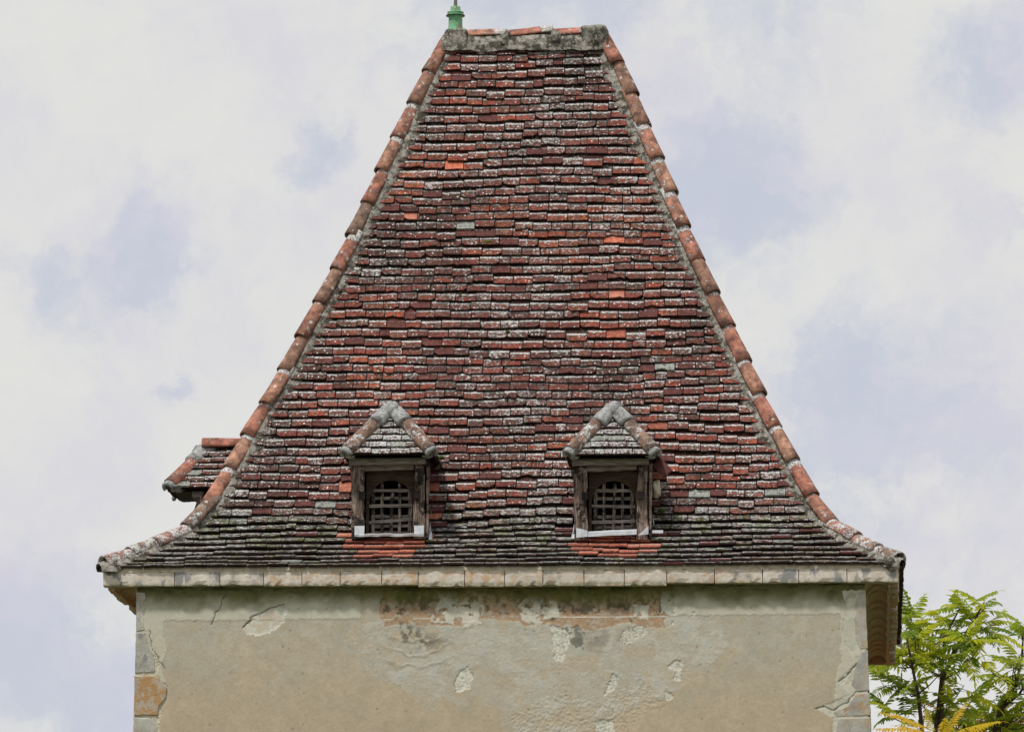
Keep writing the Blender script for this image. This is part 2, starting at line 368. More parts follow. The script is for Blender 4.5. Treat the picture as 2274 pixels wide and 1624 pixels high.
# ---- front wall: fine relief grid with the colours of its coats of plaster
def poly_mask(X, Y, pts):
    ins = np.zeros(X.shape, bool); n = len(pts)
    for i in range(n):
        x0, y0 = pts[i]; x1, y1 = pts[(i+1) % n]
        if y0 == y1: continue
        c_ = ((y0 > Y) != (y1 > Y)) & (X < (x1-x0)*(Y-y0)/(y1-y0)+x0); ins ^= c_
    return ins
def sstep(x, a, b): t_ = np.clip((x-a)/(b-a), 0, 1); return t_*t_*(3-2*t_)
def seg_dist(X, Y, pts):
    d = np.full(X.shape, 1e9)
    for (x0, y0), (x1, y1) in zip(pts, pts[1:]):
        dx, dy = x1-x0, y1-y0; t_ = np.clip(((X-x0)*dx+(Y-y0)*dy)/(dx*dx+dy*dy), 0, 1)
        d = np.minimum(d, np.hypot(X-x0-t_*dx, Y-y0-t_*dy))
    return d
def build_wall():
    nx, zt, zb = 900, HC+0.02, 5.75; nz = 226
    xs = np.linspace(-1, 1, nx); zs = np.linspace(zb, zt, nz)
    U, Z = np.meshgrid(xs, zs)
    half = 3.02+(7.3-Z)*0.020
    X = U*half; Yw = np.full(X.shape, WY)
    px, py = survey(np.stack([X, Yw, Z], -1))
    nA = fbm(px/9, py/9, 4)-.5; nB = fbm(px/26+7, py/26, 4)-.5; nC = fbm(px/70+3, py/60, 3)-.5; nD = fbm(px/3.2, py/3.2, 3)-.5
    qx = px+nA*10+nB*16; qy = py+(fbm(px/9+50, py/9+9, 4)-.5)*10+(fbm(px/26+5, py/26+60, 4)-.5)*16
    rx = px+nA*6+nD*5; ry = py+(fbm(px/9+50, py/9+9, 4)-.5)*6+(fbm(px/3.2+50, py/3.2+9, 3)-.5)*5
    tan = np.array((0.425, 0.355, 0.262)); gre = np.array((0.41, 0.385, 0.32)); pale = np.array((0.475, 0.462, 0.385))
    cool = np.array((0.43, 0.42, 0.37)); white = np.array((0.60, 0.585, 0.52)); orange = np.array((0.37, 0.245, 0.155))
    k = sstep(py+nC*160+nB*40, 1390, 1590)[..., None]
    C = gre*(1-k)+tan*k
    C = C*(1+nD*0.16+nA*0.12+nB*.16+nC*0.16)[..., None]
    mk = sstep(fbm(px/17+71, py/13+5, 5, .6), .44, .62)[..., None]; C = C*(1-mk*.55)+np.array((.40, .335, .25))*mk*.55*(1+nD*.2)[..., None]
    H = nD*0.0010+nA*0.0012
    def lay(m_, col, a=1.0, dh=0.0):
        nonlocal C, H
        m_ = np.clip(m_.astype(float)*a, 0, 1); C = C*(1-m_[..., None])+np.asarray(col)*(1+nD*0.16+nA*0.10)[..., None]*m_[..., None]; H = H+dh*m_
    # cool rough repair coat in the middle
    g = poly_mask(qx, qy, [(778, 1382), (1560, 1330), (1620, 1420), (1560, 1500), (1440, 1560), (1330, 1600), (1240, 1700), (1120, 1700), (1110, 1560), (1160, 1530), (1080, 1470), (1010, 1500), (960, 1580), (880, 1520), (820, 1500), (800, 1450), (770, 1420)])
    lay(g, cool, 0.30, 0.001); lay(poly_mask(qx+nB*40, qy+nC*50, [(800, 1390), (1540, 1340), (1570, 1430), (1480, 1530), (1250, 1610), (1100, 1560), (960, 1540), (840, 1480)]) & (fbm(px/30+17, py/24, 5, .6) > .44), cool, .4)
    g2 = sstep(fbm(px/34+11, py/20, 5), .50, .60)*g
    lay(g2, (0.47, 0.46, 0.415), 0.6, 0.001); H = H+g*(fbm(px/3.5, py/3.2, 5, .7)-.5)*0.0045
    g3 = sstep(fbm(px/40+31, py/30+8, 4), .54, .62)*g; lay(g3, tan*1.02, 0.6)
    rr = poly_mask(qx, qy, [(1130, 1590), (1250, 1530), (1330, 1560), (1420, 1500), (1480, 1560), (1400, 1610), (1380, 1700), (1180, 1700)])
    H = H+rr*(fbm(px/4+3, py/3.5, 5, .65)-.5)*0.011
    # pale border band outside the beige panel
    inner = poly_mask(rx, ry, [(363, 1378), (1000, 1371), (1866, 1362), (1867, 1470), (1855, 1500), (1850, 1640), (1845, 1700), (355, 1700), (357, 1560), (372, 1530), (358, 1480), (372, 1440), (363, 1410)])
    band = ~inner & ((px < 800) | (px > 1500))
    lay(band, pale, 0.9, 0.003)
    lay((~inner) & (px < 420) & (qy > 1400), (0.47, 0.44, 0.34), 0.35)
    # bared brown coat under the middle of the cornice
    br = poly_mask(qx, qy, [(858, 1290), (1500, 1290), (1482, 1330), (1478, 1392), (1380, 1385), (1310, 1400), (1262, 1390), (1150, 1384), (1060, 1372), (1010, 1392), (930, 1385), (850, 1388), (842, 1350)])
    lay(br, orange, 0.92, -0.003)
    lay(br & (fbm(px/8, py/6+30, 6, .65) > .56), (0.40, 0.37, 0.30), 0.8, 0.002)
    lay(br & (fbm(px/13+9, py/14+30, 6, .6) > .52) & (py < 1362+nB*60), (0.085, 0.078, 0.05), 0.75)
    # surviving lime skin, with ragged holes
    for pts in ([(975, 1310), (1045, 1320), (1075, 1345), (1072, 1380), (1040, 1392), (985, 1385), (950, 1378), (965, 1350)],
                [(1145, 1345), (1170, 1325), (1235, 1335), (1245, 1372), (1190, 1385), (1152, 1372)],
                [(1400, 1340), (1440, 1345), (1440, 1372), (1410, 1374)], [(1462, 1310), (1500, 1305), (1502, 1368), (1468, 1360)]):
        m_ = poly_mask(qx, qy, pts); lay(m_ & (fbm(px/11+9, py/11, 5) < .57), (0.54, 0.53, 0.46), 0.9, 0.003)
    lay(poly_mask(qx, qy, [(945, 1300), (1100, 1300), (1140, 1340), (1090, 1372), (1000, 1340)]) & ~br, cool, .6)
    # holes bared down to bright lime
    for pts, a in (([(1222, 1386), (1258, 1395), (1270, 1410), (1258, 1440), (1250, 1468), (1232, 1462), (1226, 1430)], .95),
                (([(1018, 1490), (1040, 1478), (1052, 1500), (1040, 1530), (1012, 1535), (1008, 1515)]), .95),
                ([(1360, 1492), (1372, 1500), (1362, 1530), (1340, 1545), (1350, 1515)], .9), ([(1498, 1465), (1515, 1466), (1512, 1508), (1494, 1508), (1500, 1488), (1480, 1480)], .9),
                ([(1476, 1532), (1492, 1536), (1494, 1550), (1480, 1554)], .85), ([(1324, 1598), (1360, 1596), (1366, 1640), (1318, 1640)], .95), ([(1488, 1376), (1497, 1378), (1494, 1386)], .9),
                ([(1532, 1357), (1542, 1360), (1538, 1369)], .8), ([(1380, 1400), (1425, 1385), (1440, 1402), (1390, 1430), (1372, 1428)], .55)):
        m_ = poly_mask(rx, ry, pts); lay(m_, white, a, -0.006)
        ru, rv = (px*.79+py*.61)/3.3, (py*.79-px*.61)/2.3; e_ = m_*(fbm(ru, rv, 4, .6)-.5); H = H+e_*0.007; C = C*(1-.38*(m_*sstep(fbm(ru+9, rv+3, 4, .6), .47, .38)))[..., None]
    C = C*(1-.55*poly_mask(rx, ry, [(1255, 1392), (1285, 1386), (1300, 1410), (1290, 1440), (1268, 1430)])*sstep(fbm(px/10, py/10, 4), .4, .6))[..., None]
    # white oval scar on the left
    ov = poly_mask(rx, ry, [(540, 1392), (560, 1372), (600, 1350), (625, 1345), (637, 1352), (632, 1378), (608, 1398), (575, 1410), (545, 1405)])
    lay(ov, (0.56, 0.56, 0.50), 0.92, -0.006); lay(ov & (fbm(px/14, py/12, 4) > .53), (0.50, 0.42, 0.33), .7)
    sc = np.abs(py-(1379-(px-363)*0.0107)) < 0.8
    lay(sc & ((ov) | ((px > 850) & (px < 960)) | ((px > 1190) & (px < 1478))), (0.68, 0.67, 0.62), 0.8, 0.001)
    # trowel arcs and the black soot fan
    rad = np.hypot(px-925, (py-1330)*1.15)
    arcs = sstep(np.sin(rad/5.2+nB*5), .55, 1)*sstep(np.abs(px-925), 95, 30)*sstep(py, 1395, 1420)*sstep(py, 1500, 1465)
    H = H+arcs*0.003; C = C*(1-.22*arcs*sstep(fbm(px/14, py/10, 3), .35, .6))[..., None]
    fan = np.exp(-(((px-905)/30)**2+((py-1402)/21)**2))+.65*np.exp(-(((px-950)/45)**2+((py-1425)/18)**2))+.6*np.exp(-(((px-880)/14)**2+((py-1385)/14)**2))
    C = C*(1-.72*np.clip(fan*sstep(fbm(px/10+4, py/10, 5), .36, .60), 0, 1))[..., None]
    sm = np.exp(-(((px-1330)/40)**2+((py-1420)/30)**2)); C = C*(1-.35*sm*sstep(fbm(px/16, py/10+3, 4), .4, .6))[..., None]
    # dark running stains below the dormers
    for cx_, wd, am in ((905, 46, .55), (945, 30, .5), (1385, 16, .9), (1345, 55, .45), (1262, 60, .5), (1190, 40, .3)):
        st = np.exp(-((px-cx_+nB*14)/wd)**2)*sstep(py+nA*40, 1372, 1315); C = C*(1-am*np.clip(st*sstep(fbm(px/8, py/22, 4), .30, .58), 0, 1))[..., None]
    # green algae bloom, deepened to paint in the contact shade below the cornice
    top = 1301-(px-228)*0.0045
    al = sstep(py-top+nB*26+nC*22, 60, 14); C = C*(1-al[..., None]*0.90)+np.array((0.088, 0.093, 0.020))*al[..., None]*0.90*(1+nA*.6)[..., None]
    bk = sstep(py-top+nB*30, 22, 0)*sstep(fbm(px/22, py/6, 4)+.10*((px > 850) & (px < 1500)), .50, .62)
    C = C*(1-.6*bk)[..., None]
    # ragged edge of plaster beside the quoins
    lq = poly_mask(rx, ry, [(290, 1395), (322, 1395), (330, 1440), (352, 1470), (348, 1500), (372, 1520), (372, 1545), (358, 1575), (352, 1640), (350, 1720), (280, 1720)])
    lay(lq, (0.50, 0.465, 0.37), .8, -0.006); H = H+lq*(fbm(px/3, py/3, 3)-.5)*0.012
    rq = poly_mask(rx, ry, [(1868, 1310), (1880, 1340), (1868, 1400), (1878, 1430), (1900, 1470), (1860, 1510), (1885, 1540), (1810, 1572), (1850, 1590), (1838, 1660), (1840, 1720), (1960, 1720), (1950, 1310)])
    lay(rq, (0.44, 0.43, 0.365), .75, -0.005); lay(rq & (fbm(px/15, py/15+70, 4) > .54), (0.55, 0.53, 0.45), .6, .003)
    # cracks
    for pts in ([(497, 1322), (490, 1345), (478, 1360), (470, 1385)], [(542, 1392), (560, 1368), (598, 1350), (628, 1342)], [(330, 1400), (336, 1430), (352, 1462), (364, 1482)],
                [(1808, 1572), (1830, 1566), (1848, 1575), (1880, 1560), (1898, 1536), (1930, 1533)], [(1862, 1512), (1880, 1502), (1890, 1485), (1905, 1470), (1925, 1442)]):
        d_ = seg_dist(px+nA*9, py+nB*7, pts); cr = sstep(d_, 1.9, .5); C = C*(1-.62*cr)[..., None]; H = H-cr*0.006
    # pock marks
    for _ in range(150):
        a, b2 = rng.uniform(310, 1900), rng.uniform(1312, 1640); s_ = rng.uniform(.9, 1.9)
        m_ = (np.abs(px-a) < 5) & (np.abs(py-b2) < 5); i = np.where(m_)
        if len(i[0]): d_ = np.exp(-(((px[i]-a)/s_)**2+((py[i]-b2)/s_)**2)); C[i] *= (1-.5*d_)[..., None]; H[i] -= d_*.003
    C = np.clip(C*np.array((1.09, 1.105, 1.07)), 0.01, .85)
    Y = WY-H-0.003
    V = np.stack([X, Y, Z], -1).reshape(-1, 3)
    n0 = len(V); idx = np.arange(n0).reshape(nz, nx)
    F = np.stack([idx[:-1, :-1], idx[:-1, 1:], idx[1:, 1:], idx[1:, :-1]], -1).reshape(-1, 4)
    ex = []
    hb = 3.02+(7.3-zb)*.020; h0 = 3.02+7.3*.020; ht = 3.02
    ex = [(-hb, WY, zb), (hb, WY, zb), (h0, WY, 0), (-h0, WY, 0), (-ht, WY, HC), (ht, WY, HC), (h0, DP-.1, 0), (-h0, DP-.1, 0), (ht, DP-.1, HC), (-ht, DP-.1, HC)]
    e = [n0+i for i in range(10)]
    F = F.tolist()+[[e[3], e[2], e[1], e[0]], [e[2], e[6], e[8], e[5], e[1]], [e[7], e[3], e[0], e[4], e[9]], [e[6], e[7], e[9], e[8]]]
    F += [[e[5], e[4], e[9], e[8]]]
    V = np.vstack([V, np.array(ex)])
    me = bpy.data.meshes.new('wall'); me.from_pydata(V.tolist(), [], F)
    ca = me.color_attributes.new('coat', 'FLOAT_COLOR', 'POINT'); A = np.ones((len(V), 4), np.float32)
    A[:n0, :3] = C.reshape(-1, 3); A[n0:, :3] = (0.455, 0.385, 0.285); ca.data.foreach_set('color', A.ravel())
    me.polygons.foreach_set('use_smooth', [i < (nx-1)*(nz-1) for i in range(len(me.polygons))])
    m_, t, b, o = mat('old_lime_plaster'); P = t.pos()
    c = t.attr('coat'); n1 = t.noise(P, 55, 5, 0.7); n2 = t.noise(P, 11, 5, 0.65)
    c = t.mix(1.0, c, t.mix(n1, (0.84, 0.84, 0.84), (1.14, 1.14, 1.14)), 'MULTIPLY')
    c = t.mix(t.step(n2, .35, .65), c, t.mix(1.0, c, (0.94, 0.95, 0.97), 'MULTIPLY'))
    t.l(c, b.inputs['Base Color']); b.inputs['Roughness'].default_value = .95
    t.l(t.bump(t.m('ADD', n1, t.noise(P, 170, 3, .6)), .45, .003), b.inputs['Normal'])
    me.materials.append(m_)
    return link('wall', me, tower)
wall = build_wall()

# ---- quoin stones (irregular faces standing just proud of the plaster)
def slab(name, pts, depth, y, matl, color, parent, rough=0.0012):
    """stone face whose outline is given by survey points on the wall plane"""
    P = []
    n = len(pts)
    for i in range(n):
        a, b2 = pts[i], pts[(i+1) % n]
        L = math.hypot(b2[0]-a[0], b2[1]-a[1]); k = max(1, int(L/7))
        for j in range(k):
            q = (a[0]+(b2[0]-a[0])*j/k, a[1]+(b2[1]-a[1])*j/k); P.append(hit(q[0]+random.uniform(-.7, .7), q[1]+random.uniform(-.7, .7), 1, y))
    c_ = sum((Vector(p) for p in P), Vector())/len(P)
    mb = MB(); n = len(P)
    vs = [(p[0], y+0.008, p[2]) for p in P]+[(c_.x+(p[0]-c_.x)*.97, y, c_.z+(p[2]-c_.z)*.96) for p in P]+[(p[0], y+depth, p[2]) for p in P]
    inner = [(c_.x+(p[0]-c_.x)*.55, y+random.uniform(-rough, rough)*.7, c_.z+(p[2]-c_.z)*.55) for p in P]
    vs += inner+[(c_.x, y, c_.z)]
    fs = []
    for i in range(n):
        j = (i+1) % n
        fs += [(i, j, n+j, n+i), (2*n+i, 2*n+j, j, i), (n+i, n+j, 3*n+j, 3*n+i), (3*n+i, 3*n+j, 4*n)]
    mb.add(vs, fs)
    o = mb.obj(name, matl, parent); o.color = (*color, 1)
    return o
qy_ = WY-0.010
slab('quoin_stone', [(302, 1312), (322, 1314), (326, 1345), (318, 1370), (321, 1398), (302, 1401)], .2, qy_+.004, M_QUOIN, (.25, .3, .1), wall)
slab('quoin_stone', [(301, 1404), (322, 1404), (328, 1430), (343, 1462), (344, 1490), (300, 1494)], .2, qy_+.002, M_QUOIN, (.1, .9, .5), wall)
slab('quoin_stone', [(298, 1499), (330, 1498), (352, 1502), (370, 1524), (369, 1545), (352, 1567), (350, 1586), (298, 1587)], .22, qy_-.004, M_QUOIN, (1.75, .0, .8), wall)
slab('quoin_stone', [(298, 1591), (330, 1592), (343, 1600), (352, 1630), (346, 1690), (296, 1690)], .2, qy_, M_QUOIN, (.1, .6, .2), wall)
slab('quoin_stone', [(1906, 1314), (1921, 1312), (1926, 1439), (1909, 1441), (1900, 1420), (1897, 1370)], .2, qy_+.003, M_QUOIN, (.5, .2, .15), wall)
slab('quoin_stone', [(1912, 1444), (1926, 1443), (1930, 1532), (1903, 1535), (1890, 1520), (1896, 1490)], .2, qy_+.004, M_QUOIN, (.2, .6, .35), wall)
slab('quoin_stone', [(1900, 1540), (1930, 1537), (1933, 1586), (1856, 1589), (1850, 1580), (1884, 1566)], .2, qy_+.003, M_QUOIN, (.7, .3, .65), wall)
slab('quoin_stone', [(1862, 1593), (1933, 1590), (1937, 1690), (1846, 1690), (1852, 1630)], .2, qy_+.003, M_QUOIN, (.5, .4, .95), wall)

# ---- cornice stones
def block(name, x0, x1, y0, y1, z0, z1, matl, color, parent, nx=8, amp=0.0013, chips=2):
    mb = MB(); ny, nz = 2, 3; vs = []; ids = {}
    def vid(i, j, k):
        if (i, j, k) in ids: return ids[(i, j, k)]
        x = x0+(x1-x0)*i/nx; y = y0+(y1-y0)*j/ny; z = z0+(z1-z0)*k/nz
        edge = (j == 0 and k in (0, nz))
        a = amp*(1.5 if edge else 1)
        dx = random.uniform(-a, a)*.7; dy = random.uniform(-a, a)+(0.002 if edge else 0)+(0.004 if i in (0, nx) and j == 0 else 0); dz = random.uniform(-a, a)*(1 if edge else .5)
        ids[(i, j, k)] = len(vs); vs.append([x+dx, y+dy, z+dz]); return ids[(i, j, k)]
    fs = []
    for i in range(nx):
        for k in range(nz): fs.append((vid(i, 0, k), vid(i+1, 0, k), vid(i+1, 0, k+1), vid(i, 0, k+1)))
        for j in range(ny): fs.append((vid(i, j, 0), vid(i, j+1, 0), vid(i+1, j+1, 0), vid(i+1, j, 0))); fs.append((vid(i, j, nz), vid(i+1, j, nz), vid(i+1, j+1, nz), vid(i, j+1, nz)))
        for k in range(nz): fs.append((vid(i+1, ny, k), vid(i, ny, k), vid(i, ny, k+1), vid(i+1, ny, k+1)))
    for j in range(ny):
        for k in range(nz): fs.append((vid(0, j+1, k), vid(0, j, k), vid(0, j, k+1), vid(0, j+1, k+1))); fs.append((vid(nx, j, k), vid(nx, j+1, k), vid(nx, j+1, k+1), vid(nx, j, k+1)))
    fr = [q for (i, j, k), q in ids.items() if j == 0 and k == 0 and 0 < i < nx]
    for q in random.sample(fr, min(chips, len(fr))): vs[q][2] += random.uniform(.004, .014); vs[q][1] += .008
    mb.add(vs, fs); o = mb.obj(name, matl, parent); o.color = (*color, 1); return o
jx = [228, 387, 488, 585, 670, 755, 847, 928, 1031, 1120, 1205, 1296, 1386, 1480, 1586, 1693, 1773, 1880, 1995]
for i in range(len(jx)-1):
    xa = hit(jx[i], 1285, 1, 0)[0]; xb = hit(jx[i+1], 1285, 1, 0)[0]
    lowr = 0.016 if 928 <= jx[i] < 1390 else (0.004 if 585 <= jx[i] < 928 else 0.0)
    warm = [.2, .2, .25, .9, .8, .9, 1.2, .7, 1.1, .6, .5, .6, .6, .9, .8, .3, .2, .3][i]; blu = [1, .9, .5, .1, .1, .0, .0, .0, .0, .3, .3, .1, .1, .2, .9, .9, 1, .9][i]
    ym = random.uniform(-.004, .004)
    block('cornice_stone', xa+.003, xb-.003, 0+ym, .12, HC-lowr+random.uniform(-.002, .002), 7.414+random.uniform(-.003, .003), M_CORN, (warm, blu, random.random()), tower)
# mortar bed above the stones
mb = MB(); nx = 300
for j, (yy, zz) in enumerate(((0.004, 7.411), (0.000, 7.424), (0.012, 7.455), (.12, 7.47))):
    for i in range(nx+1):
        x = -3.31+6.62*i/nx; q = n3(x*9, zz*30, 3)*.006+n3(x*28, zz*60, 5)*.004
        mb.v.append((x, yy+q, zz+(n3(x*14, 1, 7)*.010 if j == 0 else 0))); mb.uv.append((0, 0)); mb.c.append((0, 0, 0))
for j in range(3):
    for i in range(nx): a = j*(nx+1)+i; mb.f.append((a, a+1, a+nx+2, a+nx+1)); mb.mi.append(0)
M_BED = simple('cornice_bed_mortar', [(0.30, 0.25, 0.17), (0.46, 0.41, 0.31), (0.56, 0.52, 0.42)], 22, spots=[(12, .56, .66, (0.14, 0.12, 0.05), .7)], bump=.8, dist=.006)
mb.obj('mortar_bed', M_BED, tower, True)

# side and rear cornice with quarter-round brick moulding below it
for sgn in (-1, 1):
    y = 0.125; k = 0
    while y < DP-.05:
        L = min(random.uniform(.13, .22) if sgn > 0 else random.uniform(.2, .3), DP-y); k += 1
        if DP-(y+L) < .08: L = DP-y
        o_ = random.uniform(-.012, .006)
        xa, xb = sorted((sgn*(3.238), sgn*(3.30+o_)))
        ob = block('cornice_stone', xa, xb, y+.003, y+L-(.012 if k % 3 else .05), HC+random.uniform(-.004, .006)+(.05 if k % 5 == 1 else 0), 7.41, M_MOULD if random.random() < .7 else M_CORN, (random.random()*.8, .1, random.random()), tower, nx=2, amp=.004, chips=0)
        y += L
    y = WY+.002; k = 0
    while y < DP-.12:
        L = random.uniform(.16, .42); k += 1
        if DP-.1-(y+L) < .12: L = DP-.1-y
        mb = MB(); ns = 10; rr_ = (.010 if k % 2 else -.008)+random.uniform(-.004, .004)
        prof = [(3.005, HC+.05), (3.005, HC-.095)]
        for i in range(ns+1):
            a = math.pi*i/ns
            prof.append((3.118-(.088+rr_*.5)*math.cos(a), HC-.085+.055*i/ns+(.088+rr_)*math.sin(a)))
        prof += [(3.235, HC-.028), (3.235, HC+.05)]; prof = prof[::-1]
        n_ = len(prof); ys = [y, y+.012, y+L*.5, y+L-.020, y+L-.008]; vs = []; fs = []
        for jj, yy in enumerate(ys):
            sh = .022 if jj in (0, 4) else 0
            for i_, (a, b2) in enumerate(prof): vs.append((sgn*(a+n3(a*9, yy*9, b2*9)*.005+(rr_ if i_ else 0)*0), yy, b2+(sh if b2 < HC+.04 else 0)+(n3(a*20, yy*9, 4)*.006 if b2 < HC+.04 else 0)))
        for jj in range(4):
            for i in range(n_):
                i2 = (i+1) % n_; f = (jj*n_+i, jj*n_+i2, (jj+1)*n_+i2, (jj+1)*n_+i); fs.append(f if sgn > 0 else f[::-1])
        fs += [tuple(range(n_-1, -1, -1)), tuple(4*n_+i for i in range(n_))]
        mb.add(vs, fs); o = mb.obj('moulding_stone', M_MOULD, tower, False); o.color = (random.choice([0, .2, .5, 1.3]) if y < 4.6 else 1.6, .0, random.random(), 1)
        y += L
mb = MB(); box(mb, -3.3, 3.3, DP-.1, DP, HC-.035, 7.41); mb.obj('rear_cornice', M_MOULD, tower)
mb = MB(); box(mb, -3.29, 3.29, .126, DP-.103, 7.352, 7.408); mb.obj('soffit_slab', M_MOULD, tower)

# ---------------------------------------------------------------- roof
A0 = 3.325; B0 = 2.640                     # half width / half depth at the eaves line
YC = 2.63; KB = (DP+.045-YC)/B0     # the rear slope is the shallower one
def xsh(a): return .036*min(1, a/.7)+.020*max(0, min(1, (a-.7)/1.9))
prof = [(0.0, 7.415), (0.12, 7.475), (0.30, 7.575), (0.50, 7.705), (0.66, 7.825), (0.775, 7.985), (0.895, 8.225), (1.055, 8.565), (1.312, 9.125), (1.558, 9.70), (1.822, 10.33), (2.094, 11.03), (2.357, 11.72), (2.56, 12.24), (2.66, 12.47)]
# smooth the profile by resampling a Catmull-Rom curve
def cr(p0, p1, p2, p3, t): return 0.5*((2*p1)+(-p0+p2)*t+(2*p0-5*p1+4*p2-p3)*t*t+(-p0+3*p1-3*p2+p3)*t**3)
PR = []
pp = [np.array(p) for p in prof]; pp = [2*pp[0]-pp[1]]+pp+[2*pp[-1]-pp[-2]]
for i in range(1, len(pp)-2):
    for k in range(8): PR.append(cr(pp[i-1], pp[i], pp[i+1], pp[i+2], k/8))
PR.append(pp[-2]); PR = np.array(PR)
SL = np.concatenate([[0], np.cumsum(np.hypot(*np.diff(PR, axis=0).T))]); STOT = SL[-1]
def at_s(s):
    s = min(max(s, 0), STOT-1e-6); i = int(np.searchsorted(SL, s, 'right')-1); i = min(i, len(PR)-2)
    t = (s-SL[i])/(SL[i+1]-SL[i]); a, z = PR[i]*(1-t)+PR[i+1]*t; d = PR[i+1]-PR[i]; d = d/np.linalg.norm(d)
    j = min(len(PR)-2, i+3); d2 = PR[j+1]-PR[max(0, i-3)]; d2 = d2/np.linalg.norm(d2)
    return a, z, d2[0], d2[1]
def s_of_z(z): return float(np.interp(z, PR[:, 1], SL))
def a_of_z(z): return float(np.interp(z, PR[:, 1], PR[:, 0]))
SIDES = {'front': (Vector((1, 0, 0)), Vector((0, 1, 0)), A0, Vector((0.0, YC-B0, 0))), 'back': (Vector((-1, 0, 0)), Vector((0, -KB, 0)), A0, Vector((0, YC+B0*KB, 0))),
         'left': (Vector((0, -1, 0)), Vector((1, 0, 0)), B0, Vector((-A0, YC, 0))), 'right': (Vector((0, 1, 0)), Vector((-1, 0, 0)), B0, Vector((A0, YC, 0)))}
# the roof hull under the tiles, gabled at the very top
mb = MB()
ids = []
for a, z in PR[::3].tolist()+[PR[-1].tolist()]:
    base = len(mb.v); hx, hy = A0-a-.03, B0-a-.03; sx_ = xsh(a)
    mb.v += [(sx_-hx, YC-hy, z), (sx_+hx, YC-hy, z), (sx_+hx, YC+hy*KB, z), (sx_-hx, YC+hy*KB, z)]; mb.uv += [(0, 0)]*4; mb.c += [(0, 0, 0)]*4; ids.append(base)
for p, q in zip(ids, ids[1:]):
    for j in range(4): mb.f.append((p+j, p+(j+1) % 4, q+(j+1) % 4, q+j)); mb.mi.append(0)
mb.f.append((ids[-1], ids[-1]+1, ids[-1]+2, ids[-1]+3)); mb.mi.append(0)
mb.f.append((ids[0]+3, ids[0]+2, ids[0]+1, ids[0])); mb.mi.append(0)
roof = mb.obj('roof', M_DECK, tower)

def tile_shape(w_, L, th, r_, ends=(0, 0), e=0.09):
    """flat clay tile outline, tail at y=0, head at y=L; some have broken or worn corners"""
    c1 = c2 = 0.0035
    k = r_.random()
    if k < .12: c1 = r_.uniform(.012, .05)
    elif k < .24: c2 = r_.uniform(.012, .05)
    d = [r_.uniform(-.0035, .0035) for _ in range(4)]
    if .24 < k < .34: d[r_.choice([1, 2])] = r_.uniform(.008, .02)
    out = [(-w_/2, L), (-w_/2, c1*.8), (-w_/2+c1, d[0]), (-w_*.12, d[1]), (w_*.2, d[2]), (w_/2-c2, d[3]), (w_/2, c2*.8), (w_/2, L)]
    n = len(out); sag = r_.uniform(-.002, .003)
    top = [(x, y, th+sag*(1-(2*x/w_)**2)) for x, y in out]; bot = [(x, y, 0+sag*(1-(2*x/w_)**2)) for x, y in out]
    vs = top+bot; fs = [(0, 1, 2, 3, 4, 5, 6, 7), (15, 14, 13, 12, 11, 10, 9, 8)]
    fs += [(i, i+8, (i+1) % n+8, (i+1) % n) for i in range(n)]
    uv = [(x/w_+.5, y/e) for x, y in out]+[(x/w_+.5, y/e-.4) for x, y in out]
    return vs, fs, uv
DORM = [(-0.944, 7.752), (0.925, 7.735)]          # centre x, sill height of the front dormers
def frame_at(side, s, u, lift=0.0):
    X, I, _, O = SIDES[side]; a, z, da, dz = at_s(s)
    T = (I*da+Vector((0, 0, dz))).normalized(); N_ = X.cross(T).normalized()
    return O+X*u+I*a+Vector((xsh(a), 0, z))+N_*lift, X, T, N_
def rowset(side):
    out = []; s = -0.012; k = 0
    while s < STOT-.045:
        a, z, da, dz = at_s(s)
        e = .104 if z < 7.83 else (.104-.013*min(1, (z-7.83)/.25))
        out.append((k, s, e)); s += e; k += 1
    return out
tiles = []
rows_front = rowset('front')
